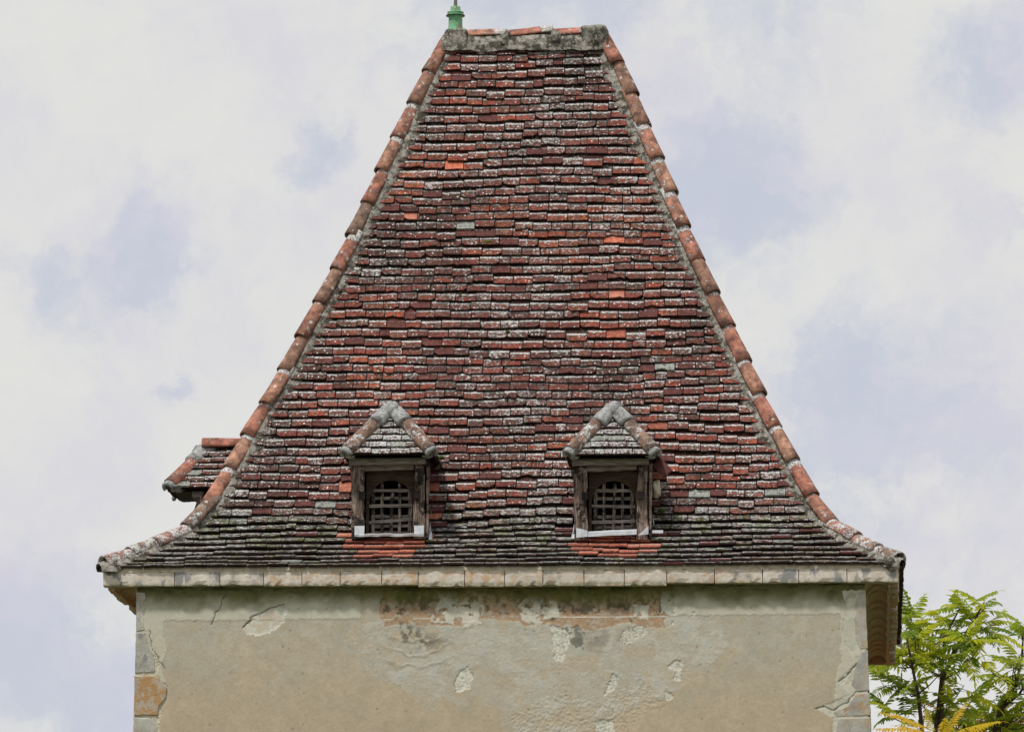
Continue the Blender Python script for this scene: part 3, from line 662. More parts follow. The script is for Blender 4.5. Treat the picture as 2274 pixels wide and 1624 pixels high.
for side in SIDES:
    X, I, HB, O = SIDES[side]; r_ = random.Random({'front': 5, 'back': 6, 'left': 7, 'right': 8}[side])
    for k, s, e in (rows_front if side == 'front' else rowset(side)):
        a, z, da, dz = at_s(s)
        half = HB-a-.045; lo_ = half*(KB if side == 'left' else 1) ; hi_ = half*(KB if side == 'right' else 1)
        if half < .05: continue
        lo_, hi_ = (half, half) if side in ('front', 'back') else ((half, half*KB) if side == 'right' else (half*KB, half))
        u = -lo_+r_.uniform(-.02, .0)-(.08 if k % 2 else 0); cuts = []
        while u < hi_:
            w_ = r_.choice([.170, .172, .175, .177, .166, .164, .156, .182, .135]) if r_.random() < .93 else r_.uniform(.08, .12)
            x0, x1 = max(u, -lo_-.01), min(u+w_, hi_+.01)
            if x1-x0 > .035: cuts.append((x0, x1))
            u += w_
        if len(cuts) > 2:
            cuts[0] = (cuts[0][0]+r_.uniform(-.01, .045), cuts[0][1]); cuts[-1] = (cuts[-1][0], cuts[-1][1]-r_.uniform(-.01, .045))
            cuts = [c_ for c_ in cuts if c_[1]-c_[0] > .03]
        for x0, x1 in cuts:
            cx = (x0+x1)/2; new = 0
            P0 = O+X*cx+I*a; cx_w = cx+xsh(a)
            if side == 'front':
                skip = False
                for dx, dz0 in DORM:
                    if abs(cx_w-dx) < .27 and z > dz0-.03 and z < dz0+.80: skip = True
                    if abs(cx_w-dx+.02) < .36-.5*max(0, dz0-.10-z) and dz0-.27 < z < dz0+.03 and r_.random() < .93: new = .95
                    if .25 < abs(cx_w-dx) < .40 and dz0-.02 < z < dz0+.55 and r_.random() < .35: new = .95 if r_.random() < .4 else .5
                if skip: continue
            if side == 'left' and abs((O+X*cx).y-2.0) < .27 and 7.66 < z < 8.4: continue
            wave = n3(cx*.8, k*.13, 3.1)*.070+n3(cx*2.6, k*.45, 9.0)*.020+r_.uniform(-.008, .008)
            slip = r_.random()
            if slip < .05 and k > 0: wave -= r_.uniform(.012, .030)
            if k == 0: wave *= .5
            kk = r_.random()
            if not new:
                if kk < .055: new = .5
                elif kk < .065: new = .75
                elif kk < .071 and z > 8.2: new = .95
            rr_ = r_.random(); regional = n3(cx*.7, z*.7, 4)*.25+(.12 if (cx > 1.2 and z > 8.2) else 0)
            tiles.append(dict(side=side, s=s+wave, e=e, u=cx, w=(x1-x0)-r_.uniform(.002, .006), z=z, k=k, c=(rr_*.99+.001 if new == .95 else min(1, max(0.001, rr_*.50+.14+regional+n3(cx*2.2, z*2.2, 7)*.45+n3(cx*.6, z*.5, 17)*.35)), r_.random(), new if new else r_.random()*.3+.001),
                         tw=r_.gauss(0, .016)*(2.2 if slip > .95 else 1), tl=r_.gauss(0, .014), lift=abs(r_.gauss(0, .0035))+(.008 if slip < .03 else 0), dist=(O+X*cx+I*a-Vector((CX, CY, 0))).length))
def tile_matrix(td):
    th = .0165; e = td['e']; gap = .0085
    tau = math.asin((th+gap)/e)+td['tl']
    P0, X, T, N_ = frame_at(td['side'], td['s'], td['u'], 1.62*(th+gap)+td['lift']+n3(td['u']*1.1, td['s']*1.1, 6)*.010)
    T2 = T*math.cos(tau)-N_*math.sin(tau); N2 = X.cross(T2)
    X2 = X*math.cos(td['tw'])+T2*math.sin(td['tw']); T3 = N2.cross(X2)
    return Matrix(((X2.x, T3.x, N2.x, P0.x), (X2.y, T3.y, N2.y, P0.y), (X2.z, T3.z, N2.z, P0.z), (0, 0, 0, 1)))
# the 300 tiles that show largest are objects of their own
def area(td):
    if td['side'] != 'front': return 0
    _, _, da, dz = at_s(td['s']); return td['w']*td['e']*(dz-.12*da)/td['dist']**2
order = sorted(range(len(tiles)), key=lambda i: -area(tiles[i])); single = set(order[:300])
rt = random.Random(3)
variants = []
for i in range(24):
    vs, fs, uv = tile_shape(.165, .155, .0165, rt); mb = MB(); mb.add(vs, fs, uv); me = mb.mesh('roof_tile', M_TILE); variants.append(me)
JT = MB()
for i, td in enumerate(tiles):
    M = tile_matrix(td)
    if i in single:
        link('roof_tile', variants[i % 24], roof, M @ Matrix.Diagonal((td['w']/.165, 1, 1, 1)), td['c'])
    else:
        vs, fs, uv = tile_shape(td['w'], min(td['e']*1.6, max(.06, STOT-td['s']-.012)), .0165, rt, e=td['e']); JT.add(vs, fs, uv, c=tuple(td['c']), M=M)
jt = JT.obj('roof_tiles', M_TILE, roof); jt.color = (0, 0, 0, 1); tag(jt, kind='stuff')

# ---- half-round canal tiles
def canal_mesh(L, r0, r1, th=.014, arc=200, name='hip_tile', sd=0):
    """half-round tile along +Y: wide tail at y=0, narrow head at y=L, crown towards +Z"""
    mb = MB(); n = 14; rows = 5; q = random.Random(sd); vs = []; uv = []
    for j in range(rows+1):
        t_ = j/rows; r_ = r0+(r1-r0)*t_
        for i in range(n+1):
            a = R(90-arc/2+arc*i/n); w_ = n3(i*.4, j*.7, sd)*.004
            vs.append(((r_+w_)*math.cos(a), L*t_+(q.uniform(-.002, .002) if j in (0, rows) else 0), (r_+w_)*math.sin(a))); uv.append((i/n, t_))
        for i in range(n+1):
            a = R(90-arc/2+arc*i/n); vs.append(((r_-th)*math.cos(a), L*t_, (r_-th)*math.sin(a))); uv.append((i/n, t_))
    W2 = 2*(n+1); fs = []
    for j in range(rows):
        for i in range(n):
            a = j*W2+i; fs.append((a+1, a, a+W2, a+W2+1)); b2 = j*W2+n+1+i; fs.append((b2, b2+1, b2+W2+1, b2+W2))
        fs.append((j*W2, j*W2+n+1, (j+1)*W2+n+1, (j+1)*W2)); fs.append((j*W2+n+n+1, j*W2+n, (j+1)*W2+n, (j+1)*W2+2*n+1))
    for i in range(n):
        fs.append((i, i+1, n+2+i, n+1+i)); c_ = rows*W2; fs.append((c_+i+1, c_+i, c_+n+1+i, c_+n+2+i))
    mb.add(vs, fs, uv); return mb.mesh(name, M_CANAL, True)
CANAL = [canal_mesh(.43, .075, .067, sd=i) for i in range(5)]
def place_canal(me, parent, tail, head, up, name='hip_tile', color=None, roll=0.0):
    Y = (head-tail).normalized(); X = Y.cross(up).normalized(); Z = X.cross(Y)
    if roll: q = Matrix.Rotation(roll, 3, Y); X = q @ X; Z = q @ Z
    M = Matrix(((X.x, Y.x, Z.x, tail.x), (X.y, Y.y, Z.y, tail.y), (X.z, Y.z, Z.z, tail.z), (0, 0, 0, 1)))
    return link(name, me, parent, M, color or (random.random(), random.random()*.8, random.random()*.3))
def hip_point(sx, sy, s):
    a, z, da, dz = at_s(s); return Vector((sx*(A0-a)+xsh(a), YC+sy*(B0-a)*(KB if sy > 0 else 1), z)), a, z, da, dz
def hip_up(sx, sy, da, dz):
    return Vector((sx*dz, sy*dz, 2*da)).normalized()
MS = MB()
for sx, sy in ((-1, -1), (1, -1), (1, 1), (-1, 1)):
    q = random.Random(sx*3+sy+20)
    # hip arc length is not s: walk it
    ss = np.linspace(0.0, STOT, 400); pts = [hip_point(sx, sy, s)[0] for s in ss]
    hl = np.concatenate([[0], np.cumsum([(b2-a).length for a, b2 in zip(pts, pts[1:])])]); HT = hl[-1]
    def hp(l):
        s = float(np.interp(l, hl, ss)); p, a, z, da, dz = hip_point(sx, sy, s); return p, hip_up(sx, sy, da, dz), z
    l = 0.06; k = 0
    while l < HT-(.14 if sy < 0 else .60):
        step_ = .365 if l > .6 else .285
        p0, u0, z0 = hp(l); p1, u1, z1 = hp(min(l+.42, HT)); um = ((u0+u1)*.5).normalized()
        side_j = (p1-p0).normalized().cross(um)*q.uniform(-.014, .014)+um*q.uniform(-.006, .010)
        place_canal(CANAL[k % 5], roof, p0+u0*.052+side_j, p1+u1*.030+side_j, um, color=(q.random(), (.9 if l < .9 else q.random()*.55), q.random()*.3), roll=q.uniform(-.08, .08))
        l += step_*q.uniform(.95, 1.05); k += 1
    # mortar haunch beneath the hip tiles, spreading onto the flat tiles each side
    nl = int(HT/.035); n_ = 11; rows = []
    Xf = Vector((-sx, 0, 0)); Yf = Vector((0, -sy, 0))
    for i in range(nl+1):
        l = HT*i/nl; p, u, z = hp(l); s = float(np.interp(l, hl, ss)); _, _, _, da, dz = hip_point(sx, sy, s)
        nf = Vector((0, sy*dz, da)).normalized(); ns = Vector((sx*dz, 0, da)).normalized()
        Tm = (hp(min(l+.02, HT))[0]-hp(max(l-.02, 0))[0]).normalized()
        for j in range(n_):
            t_ = (j-(n_-1)/2)/((n_-1)/2)
            wv = (.135 if z > 8.05 else .11)*(1+.45*n3(l*3.1, sx+2*sy, 1 if t_ > 0 else 8)+.30*n3(l*12, sx, 5 if t_ > 0 else 2))*(min(1, l/.1+.3))
            nn, dr = (nf, Xf) if t_ > 0 else (ns, Yf)
            # direction across the slope, perpendicular to the hip line
            dr = (dr-Tm*dr.dot(Tm)).normalized(); dr = (dr-nn*dr.dot(nn)).normalized()
            h_ = .095*(1-abs(t_))**1.2+.052+n3(l*11, t_*3, 4)*.014-(.03 if abs(t_) > .95 else 0)
            rows.append(tuple(p+dr*(abs(t_)*wv)+(nn*abs(t_)+u*(1-abs(t_)))*h_*(.55 if abs(t_) < .3 else .75)))
    b0 = len(MS.v); MS.v += rows; MS.uv += [(0, 0)]*len(rows); MS.c += [(0, 0, 0)]*len(rows)
    for i in range(nl):
        for j in range(n_-1):
            f = (b0+i*n_+j, b0+i*n_+j+1, b0+(i+1)*n_+j+1, b0+(i+1)*n_+j); MS.f.append(f); MS.mi.append(0)
# mortar collars showing under each hip tile tail are part of the haunch
MS.obj('hip_mortar', M_MORTAR, roof, True)

def lump(mb, c, r, sd, sub=3, amp=.25, M=None, mi=0, sq=None):
    import bmesh
    bm = bmesh.new(); bmesh.ops.create_icosphere(bm, subdivisions=sub, radius=1.0)
    vs = []
    for v in bm.verts:
        p = v.co.copy()
        if sq: p = Vector(tuple(math.copysign(abs(q)**sq, q) for q in p))
        k = 1+amp*mn.noise(p*1.7+Vector((sd*7.1, sd, 0)))+amp*.4*mn.noise(p*5+Vector((sd*3.1, sd, 0)))
        vs.append((c[0]+p.x*r[0]*k, c[1]+p.y*r[1]*k, c[2]+p.z*r[2]*k))
    mb.add(vs, [tuple(v.index for v in f.verts) for f in bm.faces], M=M, mi=mi); bm.free()
for sx in (-1, 1):
    mb = MB(); lump(mb, (sx*3.235, .02, 7.455), (.065, .06, .075), 5+sx, 3, .3); mb.obj('corner_mortar', M_MORTAR, roof, True)
# ---- ridge: three tiles on a mortar bed, thick lumps at both ends
zt = 12.53
rm = MB(); nx = 60
for j, (dy, dz) in enumerate(((-.128, -.135), (-.125, -.11), (-.112, -.04), (-.085, .01), (0, .025), (.085, .01), (.115, -.04), (.155, -.13), (.20, -.20))):
    for i in range(nx+1):
        x = -.68+1.44*i/nx; rm.v.append((x, YC+dy+n3(x*7, dy*9, 2)*.02+n3(x*23, dy*30, 2)*.008, zt-.05+dz+n3(x*5, dy, 8)*.03+n3(x*21, dz*20, 8)*.008)); rm.uv.append((0, 0)); rm.c.append((0, 0, 0))
for j in range(8):
    for i in range(nx): a = j*(nx+1)+i; rm.f.append((a, a+1, a+nx+2, a+nx+1)); rm.mi.append(0)
rm.obj('ridge_mortar', M_MORTAR, roof, True)
for (x0, x1, z0, z1) in ((-.52, -.10, 12.515, 12.535), (-.085, .31, 12.51, 12.56), (.30, .72, 12.515, 12.545)):
    me = canal_mesh(x1-x0, .100, .092, arc=150, name='ridge_tile', sd=int(x0*10)+20)
    place_canal(me, roof, Vector((x0, YC, z0-.055)), Vector((x1, YC, z1-.055)), Vector((0, 0, 1)), 'ridge_tile', (random.uniform(.3, .9), random.uniform(.3, .9), .1))
mb = MB(); lump(mb, (-.555, YC, 12.450), (.100, .13, .105), 1, sub=4, amp=.14, sq=.34); mb.obj('ridge_end_mortar', M_MORTAR, roof, True)
mb = MB(); lump(mb, (.67, YC, 12.465), (.115, .13, .105), 2, sub=4, amp=.16, sq=.34); mb.obj('ridge_end_mortar', M_MORTAR, roof, True)
for ii, xx in enumerate((-.12, .33)): mb = MB(); lump(mb, (xx, YC-.02, 12.455), (.045, .105, .075), 7+ii, sq=.45); mb.obj('ridge_joint_mortar', M_MORTAR, roof, True)

# ---- finial
def lathe(mb, prof_, n=28, c=(0, 0, 0), M=None):
    vs = []; fs = []
    for r_, z in prof_:
        for i in range(n): a = 2*math.pi*i/n; vs.append((c[0]+r_*math.cos(a), c[1]+r_*math.sin(a), c[2]+z))
    for j in range(len(prof_)-1):
        for i in range(n): fs.append((j*n+i, j*n+(i+1) % n, (j+1)*n+(i+1) % n, (j+1)*n+i))
    fs.append(tuple((len(prof_)-1)*n+i for i in range(n))); mb.add(vs, fs, M=M)
fin = empty('finial', (-.571, YC, 12.565), tower)
mb = MB(); lathe(mb, [(.074, -.12), (.070, 0), (.066, .012), (.062, .03), (.061, .115), (.064, .122)]); mb.obj('pipe', M_GREEN, fin, True)
mb = MB(); lathe(mb, [(.060, .118), (.080, .120), (.082, .130), (.070, .136), (.072, .146), (.074, .155), (.062, .163), (.045, .164)]); mb.obj('collar', M_GREEN, fin, False)
mb = MB(); lathe(mb, [(.0835, .121), (.0845, .125), (.0835, .129)]); mb.obj('collar_band', M_IRON, fin, True)
mb = MB(); lathe(mb, [(.044, .16), (.044, .205), (.040, .208), (.02, .210)]); mb.obj('cap', M_GREEN, fin, True)
mb = MB(); lathe(mb, [(.017, .205), (.014, .30), (.013, .75), (.008, 1.1), (.001, 1.25)], 14); mb.obj('rod', M_ROD, fin, True)

# ---------------------------------------------------------------- dormers
SLATE = [canal_mesh(.50, .074, .062, th=.012, name='hip_tile', sd=40+i) for i in range(3)]
def dormer(D, origin, rotz, sd, variant):
    """local frame: x across, y into the roof, z up from the sill"""
    q = random.Random(sd); random.seed(sd)
    root = empty('dormer', origin, tower); root.rotation_euler = (0, 0, rotz)
    hw = .30; yf = -.20 if sd != 3 else -.30
    # cheeks, and near-black panels standing in for the unlit loft
    for xa in (-hw, hw-.022): mb = MB(); box(mb, xa, xa+.022, .02, .62, -.05, .66); mb.obj('cheek', M_WOOD, root)
    mb = MB(); box(mb, -hw+.024, hw-.024, .34, .36, .0, .66); box(mb, -hw+.024, hw-.024, .03, .33, .655, .665); mb.obj('loft_shade_panel', M_DARK, root)
    # posts
    for sgn, xs_ in ((-1, -.262), (1, .240)):
        mb = MB(); plank(mb, [(xs_+q.uniform(-.008, .008), -.01, -.02), (xs_+sgn*.006, -.01, .30), (xs_+sgn*.012, -.01, .62)], (.098, .080), .10, rough=.006, seg=12); mb.obj('post', M_WOOD, root)
        mb = MB(); plank(mb, [(sgn*.312, -.005, -.01), (sgn*.318, -.005, .62)], .022, .07, rough=.003, seg=8); mb.obj('side_board', M_WOOD, root)
        # curved bracket carrying the plate
        bx = sgn*.232
        mb = MB(); plank(mb, [(bx+sgn*.004, -.045, .585), (bx-sgn*.004, -.075, .50), (bx-sgn*.008, -.085, .42), (bx+sgn*.004, -.065, .345)], (.034, .022), .05, rough=.002, seg=10); mb.obj('bracket', M_WOOD, root)
        mb = MB(); box(mb, bx-.026, bx+.026, -.10, -.055, .315, .380, jit=.003); mb.obj('iron_block', M_IRON, root)
    mb = MB(); plank(mb, [(-.34, -.06, .625), (.30, -.06, .632)], .055, .10, rough=.003, seg=8); mb.obj('wall_plate', M_WOODX, root)
    mb = MB(); plank(mb, [(-.225, -.02, .575), (.20, -.02, .590)], .040, .06, rough=.002, seg=8); mb.obj('lintel', M_WOODX, root)
    # arched board
    mb = MB(); n = 22; ra = .182; cz = .305; x0, x1 = -.205, .205; zt_ = .57; vs = []; fs = []
    pin = [(-ra, 0.0)]+[(ra*math.cos(math.pi*(1-i/n)), cz+ra*math.sin(math.pi*(1-i/n))) for i in range(n+1)]+[(ra, 0.0)]
    pout = [(x0, 0.0)]+[(x0 if i < n*.25 else x1 if i > n*.75 else x0+(x1-x0)*(i/n-.25)*2, zt_ if .25 <= i/n <= .75 else cz+(zt_-cz)*(i/n*4 if i/n < .25 else (1-i/n)*4)) for i in range(n+1)]+[(x1, 0.0)]
    m = len(pin)
    for yy in (.035, .060):
        vs += [(a, yy, b2) for a, b2 in pin]+[(a, yy, b2) for a, b2 in pout]
    for i in range(m-1):
        fs += [(i, i+1, m+i+1, m+i), (2*m+i+1, 2*m+i, 3*m+i, 3*m+i+1), (i+1, i, 2*m+i, 2*m+i+1)]
    mb.add(vs, fs); mb.obj('arch_board', M_BOARD, root)
    # lattice: front and rear layers of split laths
    def lath(x0_, z0_, x1_, z1_, y, w_):
        mb_ = MB(); plank(mb_, [(x0_, y, z0_), (x1_, y, z1_)], w_, .012, rough=.0022, seg=9); mb_.obj('lattice_slat', M_WOOD if abs(z1_-z0_) > abs(x1_-x0_) else M_WOODX, root)
    for xx in (-.075, .073): lath(xx+q.uniform(-.004, .004), .02, xx+q.uniform(-.004, .004), .475, .074, .023)
    lath(-.002, .02, .012, .385 if variant == 0 else .47, .076, .026)
    for xx in (-.152, .158): lath(xx, .01, xx+q.uniform(-.003, .003), .40, .078, .030)
    hz = ((.408, .400), (.272, .276), (.133, .160)) if variant == 0 else ((.408, .408), (.278, .270), (.140, .150))
    for za, zb_ in hz: lath(-.185, za, .185, zb_, .060 if za < .4 else .072, .026)
    for zz in (.345, .190, .105, .05): lath(-.17, zz, .17, zz+q.uniform(-.006, .006), .098, .026)
    # zinc flashings
    if variant == 0:
        mb = MB(); n = 12; vs = []
        for i in range(n+1):
            x = -.292+.582*i/n; b2 = q.uniform(-.003, .003)
            vs += [(x, -.085+b2, -.004+b2), (x, -.090, .012+b2+.004*i/n), (x, -.02, .030+b2), (x, .05, .034)]
        fs = [(i*4+j, i*4+4+j, i*4+5+j, i*4+1+j) for i in range(n) for j in range(3)]
        mb.add(vs, fs)
        for sgn in (-1, 1):
            xa, xb = (-.292, -.212) if sgn < 0 else (.208, .288); vs = [(xa, -.072, .01), (xb, -.070, .01), (xb+.002, -.068, .090), (xa-.002, -.070, .088)]
            mb.add(vs, [(0, 1, 2, 3)])
        mb.obj('zinc_sill', M_ZINC, root)
    else:
        mb = MB()
        for sgn in (-1, 1):
            xa, xb = (-.305, -.210) if sgn < 0 else (.210, .298); lo = -.005 if sgn < 0 else .012
            mb.add([(xa, -.076, lo), (xb, -.070, lo+.01), (xb, -.070, lo+.06), (xa+(.0 if sgn < 0 else .05), -.073, lo+(.085 if sgn < 0 else .05)), (xa if sgn < 0 else xb, -.074, lo+.08)], [(0, 1, 2, 3, 4)] if sgn > 0 else [(0, 1, 2, 3)])
        mb.obj('zinc_sill', M_ZINC, root)
        mb = MB(); n = 8; vs = []
        for i in range(n+1):
            x = -.205+.405*i/n; dz = .018*i/n+q.uniform(-.0015, .0015); vs += [(x, -.095, .000+dz), (x, -.095, .030+dz), (x, -.055, .050+dz), (x, .03, .052)]
        mb.add(vs, [(i*4+j, i*4+4+j, i*4+5+j, i*4+1+j) for i in range(n) for j in range(3)]); mb.obj('sill_drip', M_ZINC, root)
    for sgn in (-1, 1):
        for kk_ in ((0, 1, 3) if (sgn > 0) == (sd == 1) else (2,)):
            z0_ = .0+kk_*.075; mb = MB(); xa = sgn*(.325+.004*kk_); xb = sgn*(.343 if kk_ else .358)
            mb.add([(xa, -.02+.03*kk_, z0_-.02), (xb, -.0+.03*kk_, z0_-.03), (xb-sgn*.012, .05+.03*kk_, z0_+.05), (xa, .03+.03*kk_, z0_+.06)], [(0, 1, 2, 3)] if sgn > 0 else [(3, 2, 1, 0)]); mb.obj('step_flashing', M_ZINC if (kk_ < 3 and q.random() < .7) else M_LEAD, root)
    # small hipped roof
    ez, pk = .662, Vector((0, yf+.27, 1.070 if sd != 3 else 1.02)); ew = .36
    A_ = Vector((-ew, yf, ez)); B_ = Vector((ew, yf, ez)); Rk = Vector((0, .95, 1.070)); Al = Vector((-ew, .75, ez)); Br = Vector((ew, .75, ez))
    mb = MB(); mb.add([A_, B_, pk, Rk, Al, Br, A_+Vector((.03, .03, -.012)), B_+Vector((-.03, .03, -.012)), Br+Vector((-.03, 0, -.012)), Al+Vector((.03, 0, -.012))],
        [(0, 1, 2), (0, 2, 3, 4), (1, 5, 3, 2), (6, 9, 8, 7)]); mb.obj('small_roof_deck', M_DECK, root)
    def slope(P0, U, span_of, T, rows_, e, name='dormer_tile'):
        N_ = U.cross(T).normalized(); th = .0150; gap = .003; tau = math.asin((th+gap)/e)
        for k in range(rows_):
            x0_, x1_ = span_of(k*e); x = x0_-(.07 if k % 2 else 0)
            while x < x1_-.02:
                w_ = q.choice([.16, .165, .15]); a0, a1 = max(x, x0_), min(x+w_, x1_); x += w_
                if a1-a0 < .03: continue
                cc = (a0+a1)/2; base = P0+U*cc+T*(k*e-.012+q.uniform(-.006, .006))+N_*(.026+abs(q.gauss(0, .003)))
                tt = tau+q.gauss(0, .02); T2 = T*math.cos(tt)-N_*math.sin(tt); N2 = U.cross(T2); tw = q.gauss(0, .02)
                U2 = U*math.cos(tw)+T2*math.sin(tw); T3 = N2.cross(U2)
                M = Matrix(((U2.x, T3.x, N2.x, base.x), (U2.y, T3.y, N2.y, base.y), (U2.z, T3.z, N2.z, base.z), (0, 0, 0, 1)))
                link(name, variants[q.randrange(24)], root, M @ Matrix.Diagonal(((a1-a0-.003)/.165, e*1.6/.155, 1, 1)), (q.random()*.6, (1.3 if sd != 3 else .5)+.8*q.random(), .75 if q.random() < .14 else q.random()*.3))
    mid = (A_+B_)/2; Tf = (pk-mid); Lf = Tf.length; Tf.normalize()
    slope(mid, Vector((1, 0, 0)), lambda d: (-(ew-.05)*(1-d/Lf)-.0, (ew-.05)*(1-d/Lf)), Tf, 6, Lf/6.6)
    if True:
        sr = Vector((0, 0, 1.070))-Vector((ew, 0, ez)); Ls = sr.length; sr.normalize()
        slope(Vector((ew+.0, yf, ez)), Vector((0, 1, 0)), lambda d: (.03+d/Ls*.24, .88-.3*d/Ls*0), sr, 6, Ls/6.6)
        sl_ = Vector((-sr.x, 0, sr.z)); slope(Vector((-ew, yf, ez)), Vector((0, -1, 0)), lambda d: (-.88, -.03-d/Ls*.24), sl_, 6, Ls/6.6)
    for sgn in (-1, 1):
        tail = Vector((sgn*(ew-.02), yf+.01, ez+.035)); head = Vector((sgn*.03, pk.y-.015, pk.z+.0)); up = Vector((sgn*.55, -.5, .75)).normalized()
        place_canal(SLATE[(sd+sgn) % 3], root, tail, head, up, color=(q.random()*.15 if sd != 3 else .5, (1.35 if sd != 3 else .7)+q.random()*.3, .1))
        # mortar fillet inside the hip tile
        mb = MB(); n = 16; vs = []
        for i in range(n+1):
            t_ = i/n; p = tail.lerp(head, t_)
            inn = Vector((-sgn, 0, 0)); wv = .100+.03*n3(t_*7, sd, sgn)+.02*n3(t_*23, sd, sgn)
            nf = Vector((1, 0, 0)).cross(Tf)
            for j, (aa, hh) in enumerate(((-.02, .0), (.03, .038), (.065, .022), (wv, -.004), (wv+.004, -.03))): vs.append(tuple(p+inn*aa+nf*(hh+.004*n3(t_*15, j, sd))))
        mb.add(vs, [(i*5+j, i*5+5+j, i*5+6+j, i*5+1+j) if sgn < 0 else (i*5+j+1, i*5+6+j, i*5+5+j, i*5+j) for i in range(n) for j in range(4)]); mb.obj('hip_mortar', M_CAP, root, True)
        mb = MB(); lump(mb, (sgn*(ew-.040), yf+.060, ez+.020), (.046, .055, .036), sd+sgn, 3, .3, sq=.7); mb.obj('mortar_plug', M_CAP, root, True)
        dr_ = (head-tail).normalized(); o_ = place_canal(canal_mesh(.15, .063, .064, th=.03, arc=210, name='cement_collar', sd=sd*7+sgn), root, tail-dr_*.045, head, up, name='cement_collar'); o_.data.materials[0] = M_CAP
    for sgn in (-1, 1):
        tl = Vector((sgn*(ew-.02), yf+.01, ez+.035)); hd = Vector((sgn*.012, pk.y-.02, pk.z+.012)); up = Vector((sgn*.55, -.5, .75)).normalized()
        o_ = place_canal(canal_mesh(.155, .079, .072, th=.05, arc=215, name='cement_collar', sd=sd*9+sgn), root, hd+(tl-hd)*.33, hd, up, name='cement_collar'); o_.data.materials[0] = M_CAP
    mb = MB(); lump(mb, (0, pk.y-.045, pk.z+.0), (.082, .075, .088), sd+3, 3, .2); lump(mb, (0, pk.y+.02, pk.z+.02), (.062, .12, .05), sd+5, 2, .12); mb.obj('mortar_cap', M_CAP, root, True)
    return root, pk
d1, _ = dormer(tower, (DORM[0][0], .45, DORM[0][1]), 0, 1, 0)
d2, _ = dormer(tower, (DORM[1][0], .45, DORM[1][1]), 0, 2, 1)
d3, pk = dormer(tower, (-A0+.67, 2.0, 7.665), -math.pi/2, 3, 0)
for d_, lb in ((d1, 'left dormer with zinc sill across its lattice window'), (d2, 'right dormer with loose zinc strip under its lattice window'), (d3, 'side dormer showing beyond the left hip')): d_['label'] = lb
me = canal_mesh(.62, .078, .070, arc=190, name='ridge_tile', sd=77)
place_canal(me, d3, Vector((0, -.06, 1.085)), Vector((0, .56, 1.085)), Vector((0, 0, 1)), 'ridge_tile', (.6, .6, .1))
# loose slipped tile and mortar on the right cheek of the right dormer
M = Matrix.Translation((.405, .12, .60)) @ Matrix.Rotation(R(-52), 4, 'Y') @ Matrix.Rotation(R(62), 4, 'X')
link('slipped_tile', variants[3], d2, Matrix.Translation((.46, .0, .53)) @ Matrix.Rotation(R(-38), 4, 'Y') @ Matrix.Rotation(R(70), 4, 'X') @ Matrix.Diagonal((.6, 1.0, 1, 1)), (.1, .1, .5))
mb = MB(); lump(mb, (.36, .10, .42), (.034, .10, .070), 12, 3, .35, sq=.6); mb.obj('mortar_patch', M_BED, d2, True)
mb = MB(); box(mb, .33, .42, -.075, -.060, .03, .055); mb.obj('zinc_strip', M_ZINC, d2)

# moss cushions on the slope
M_MOSS = simple('moss_cushion', [(0.035, 0.05, 0.008), (0.10, 0.12, 0.02)], 60, bump=1, dist=.01)
for (px_, py_, rr_) in ((1085, 544, .032), (1128, 743, .02), (1022, 659, .018), (1470, 1140, .03), (980, 1022, .03)):
    d = ray(px_, py_); o_ = np.array((CX, CY, CZ)); best = None
    for s in np.linspace(0, STOT, 900):
        a, z, da, dz = at_s(s); tt = (YC-B0+a-CY)/d[1]; P0 = o_+tt*d
        if abs(P0[2]-z) < .01: best = (P0, a, z, da, dz); break
    if best:
        P0, a, z, da, dz = best; mb = MB(); lump(mb, (P0[0], P0[1]-dz*.05, P0[2]+da*.05), (rr_, rr_*.5, rr_*.55), px_, 2, .4); mb.obj('moss_cushion', M_MOSS, roof, True)

# ---------------------------------------------------------------- trees
def leaf_material(name, c0, c1, c2, trans):
    m_, t, b, o = mat(name); oi = t.n('ShaderNodeObjectInfo').outputs['Random']
    c = t.ramp(t.m('ADD', t.m('MULTIPLY', oi, .7), t.m('MULTIPLY', t.noise(t.pos(), 6, 3), .3)), [(0.1, c0), (0.5, c1), (0.9, c2)])
    t.l(c, b.inputs['Base Color']); b.inputs['Roughness'].default_value = .5
    tr = t.n('ShaderNodeBsdfTranslucent'); t.l(t.mix(1.0, c, trans, 'MULTIPLY'), tr.inputs[0])
    mx = t.n('ShaderNodeMixShader'); mx.inputs[0].default_value = .52; t.l(b.outputs[0], mx.inputs[1]); t.l(tr.outputs[0], mx.inputs[2]); t.l(mx.outputs[0], o.inputs[0])
    return m_
M_LEAF = leaf_material('green_leaf', (0.11, 0.19, 0.03), (0.27, 0.34, 0.04), (0.47, 0.49, 0.05), (1.7, 1.6, .8))
M_YEL = leaf_material('yellow_leaf', (0.36, 0.33, 0.03), (0.60, 0.46, 0.03), (0.68, 0.40, 0.035), (1.3, 1.2, .8))
M_RED = leaf_material('reddening_leaf', (0.14, 0.22, 0.04), (0.20, 0.20, 0.06), (0.34, 0.15, 0.07), (1.3, 1.2, .9))
M_BARK = simple('tree_bark', [(0.04, 0.03, 0.022), (0.10, 0.075, 0.06)], 30)
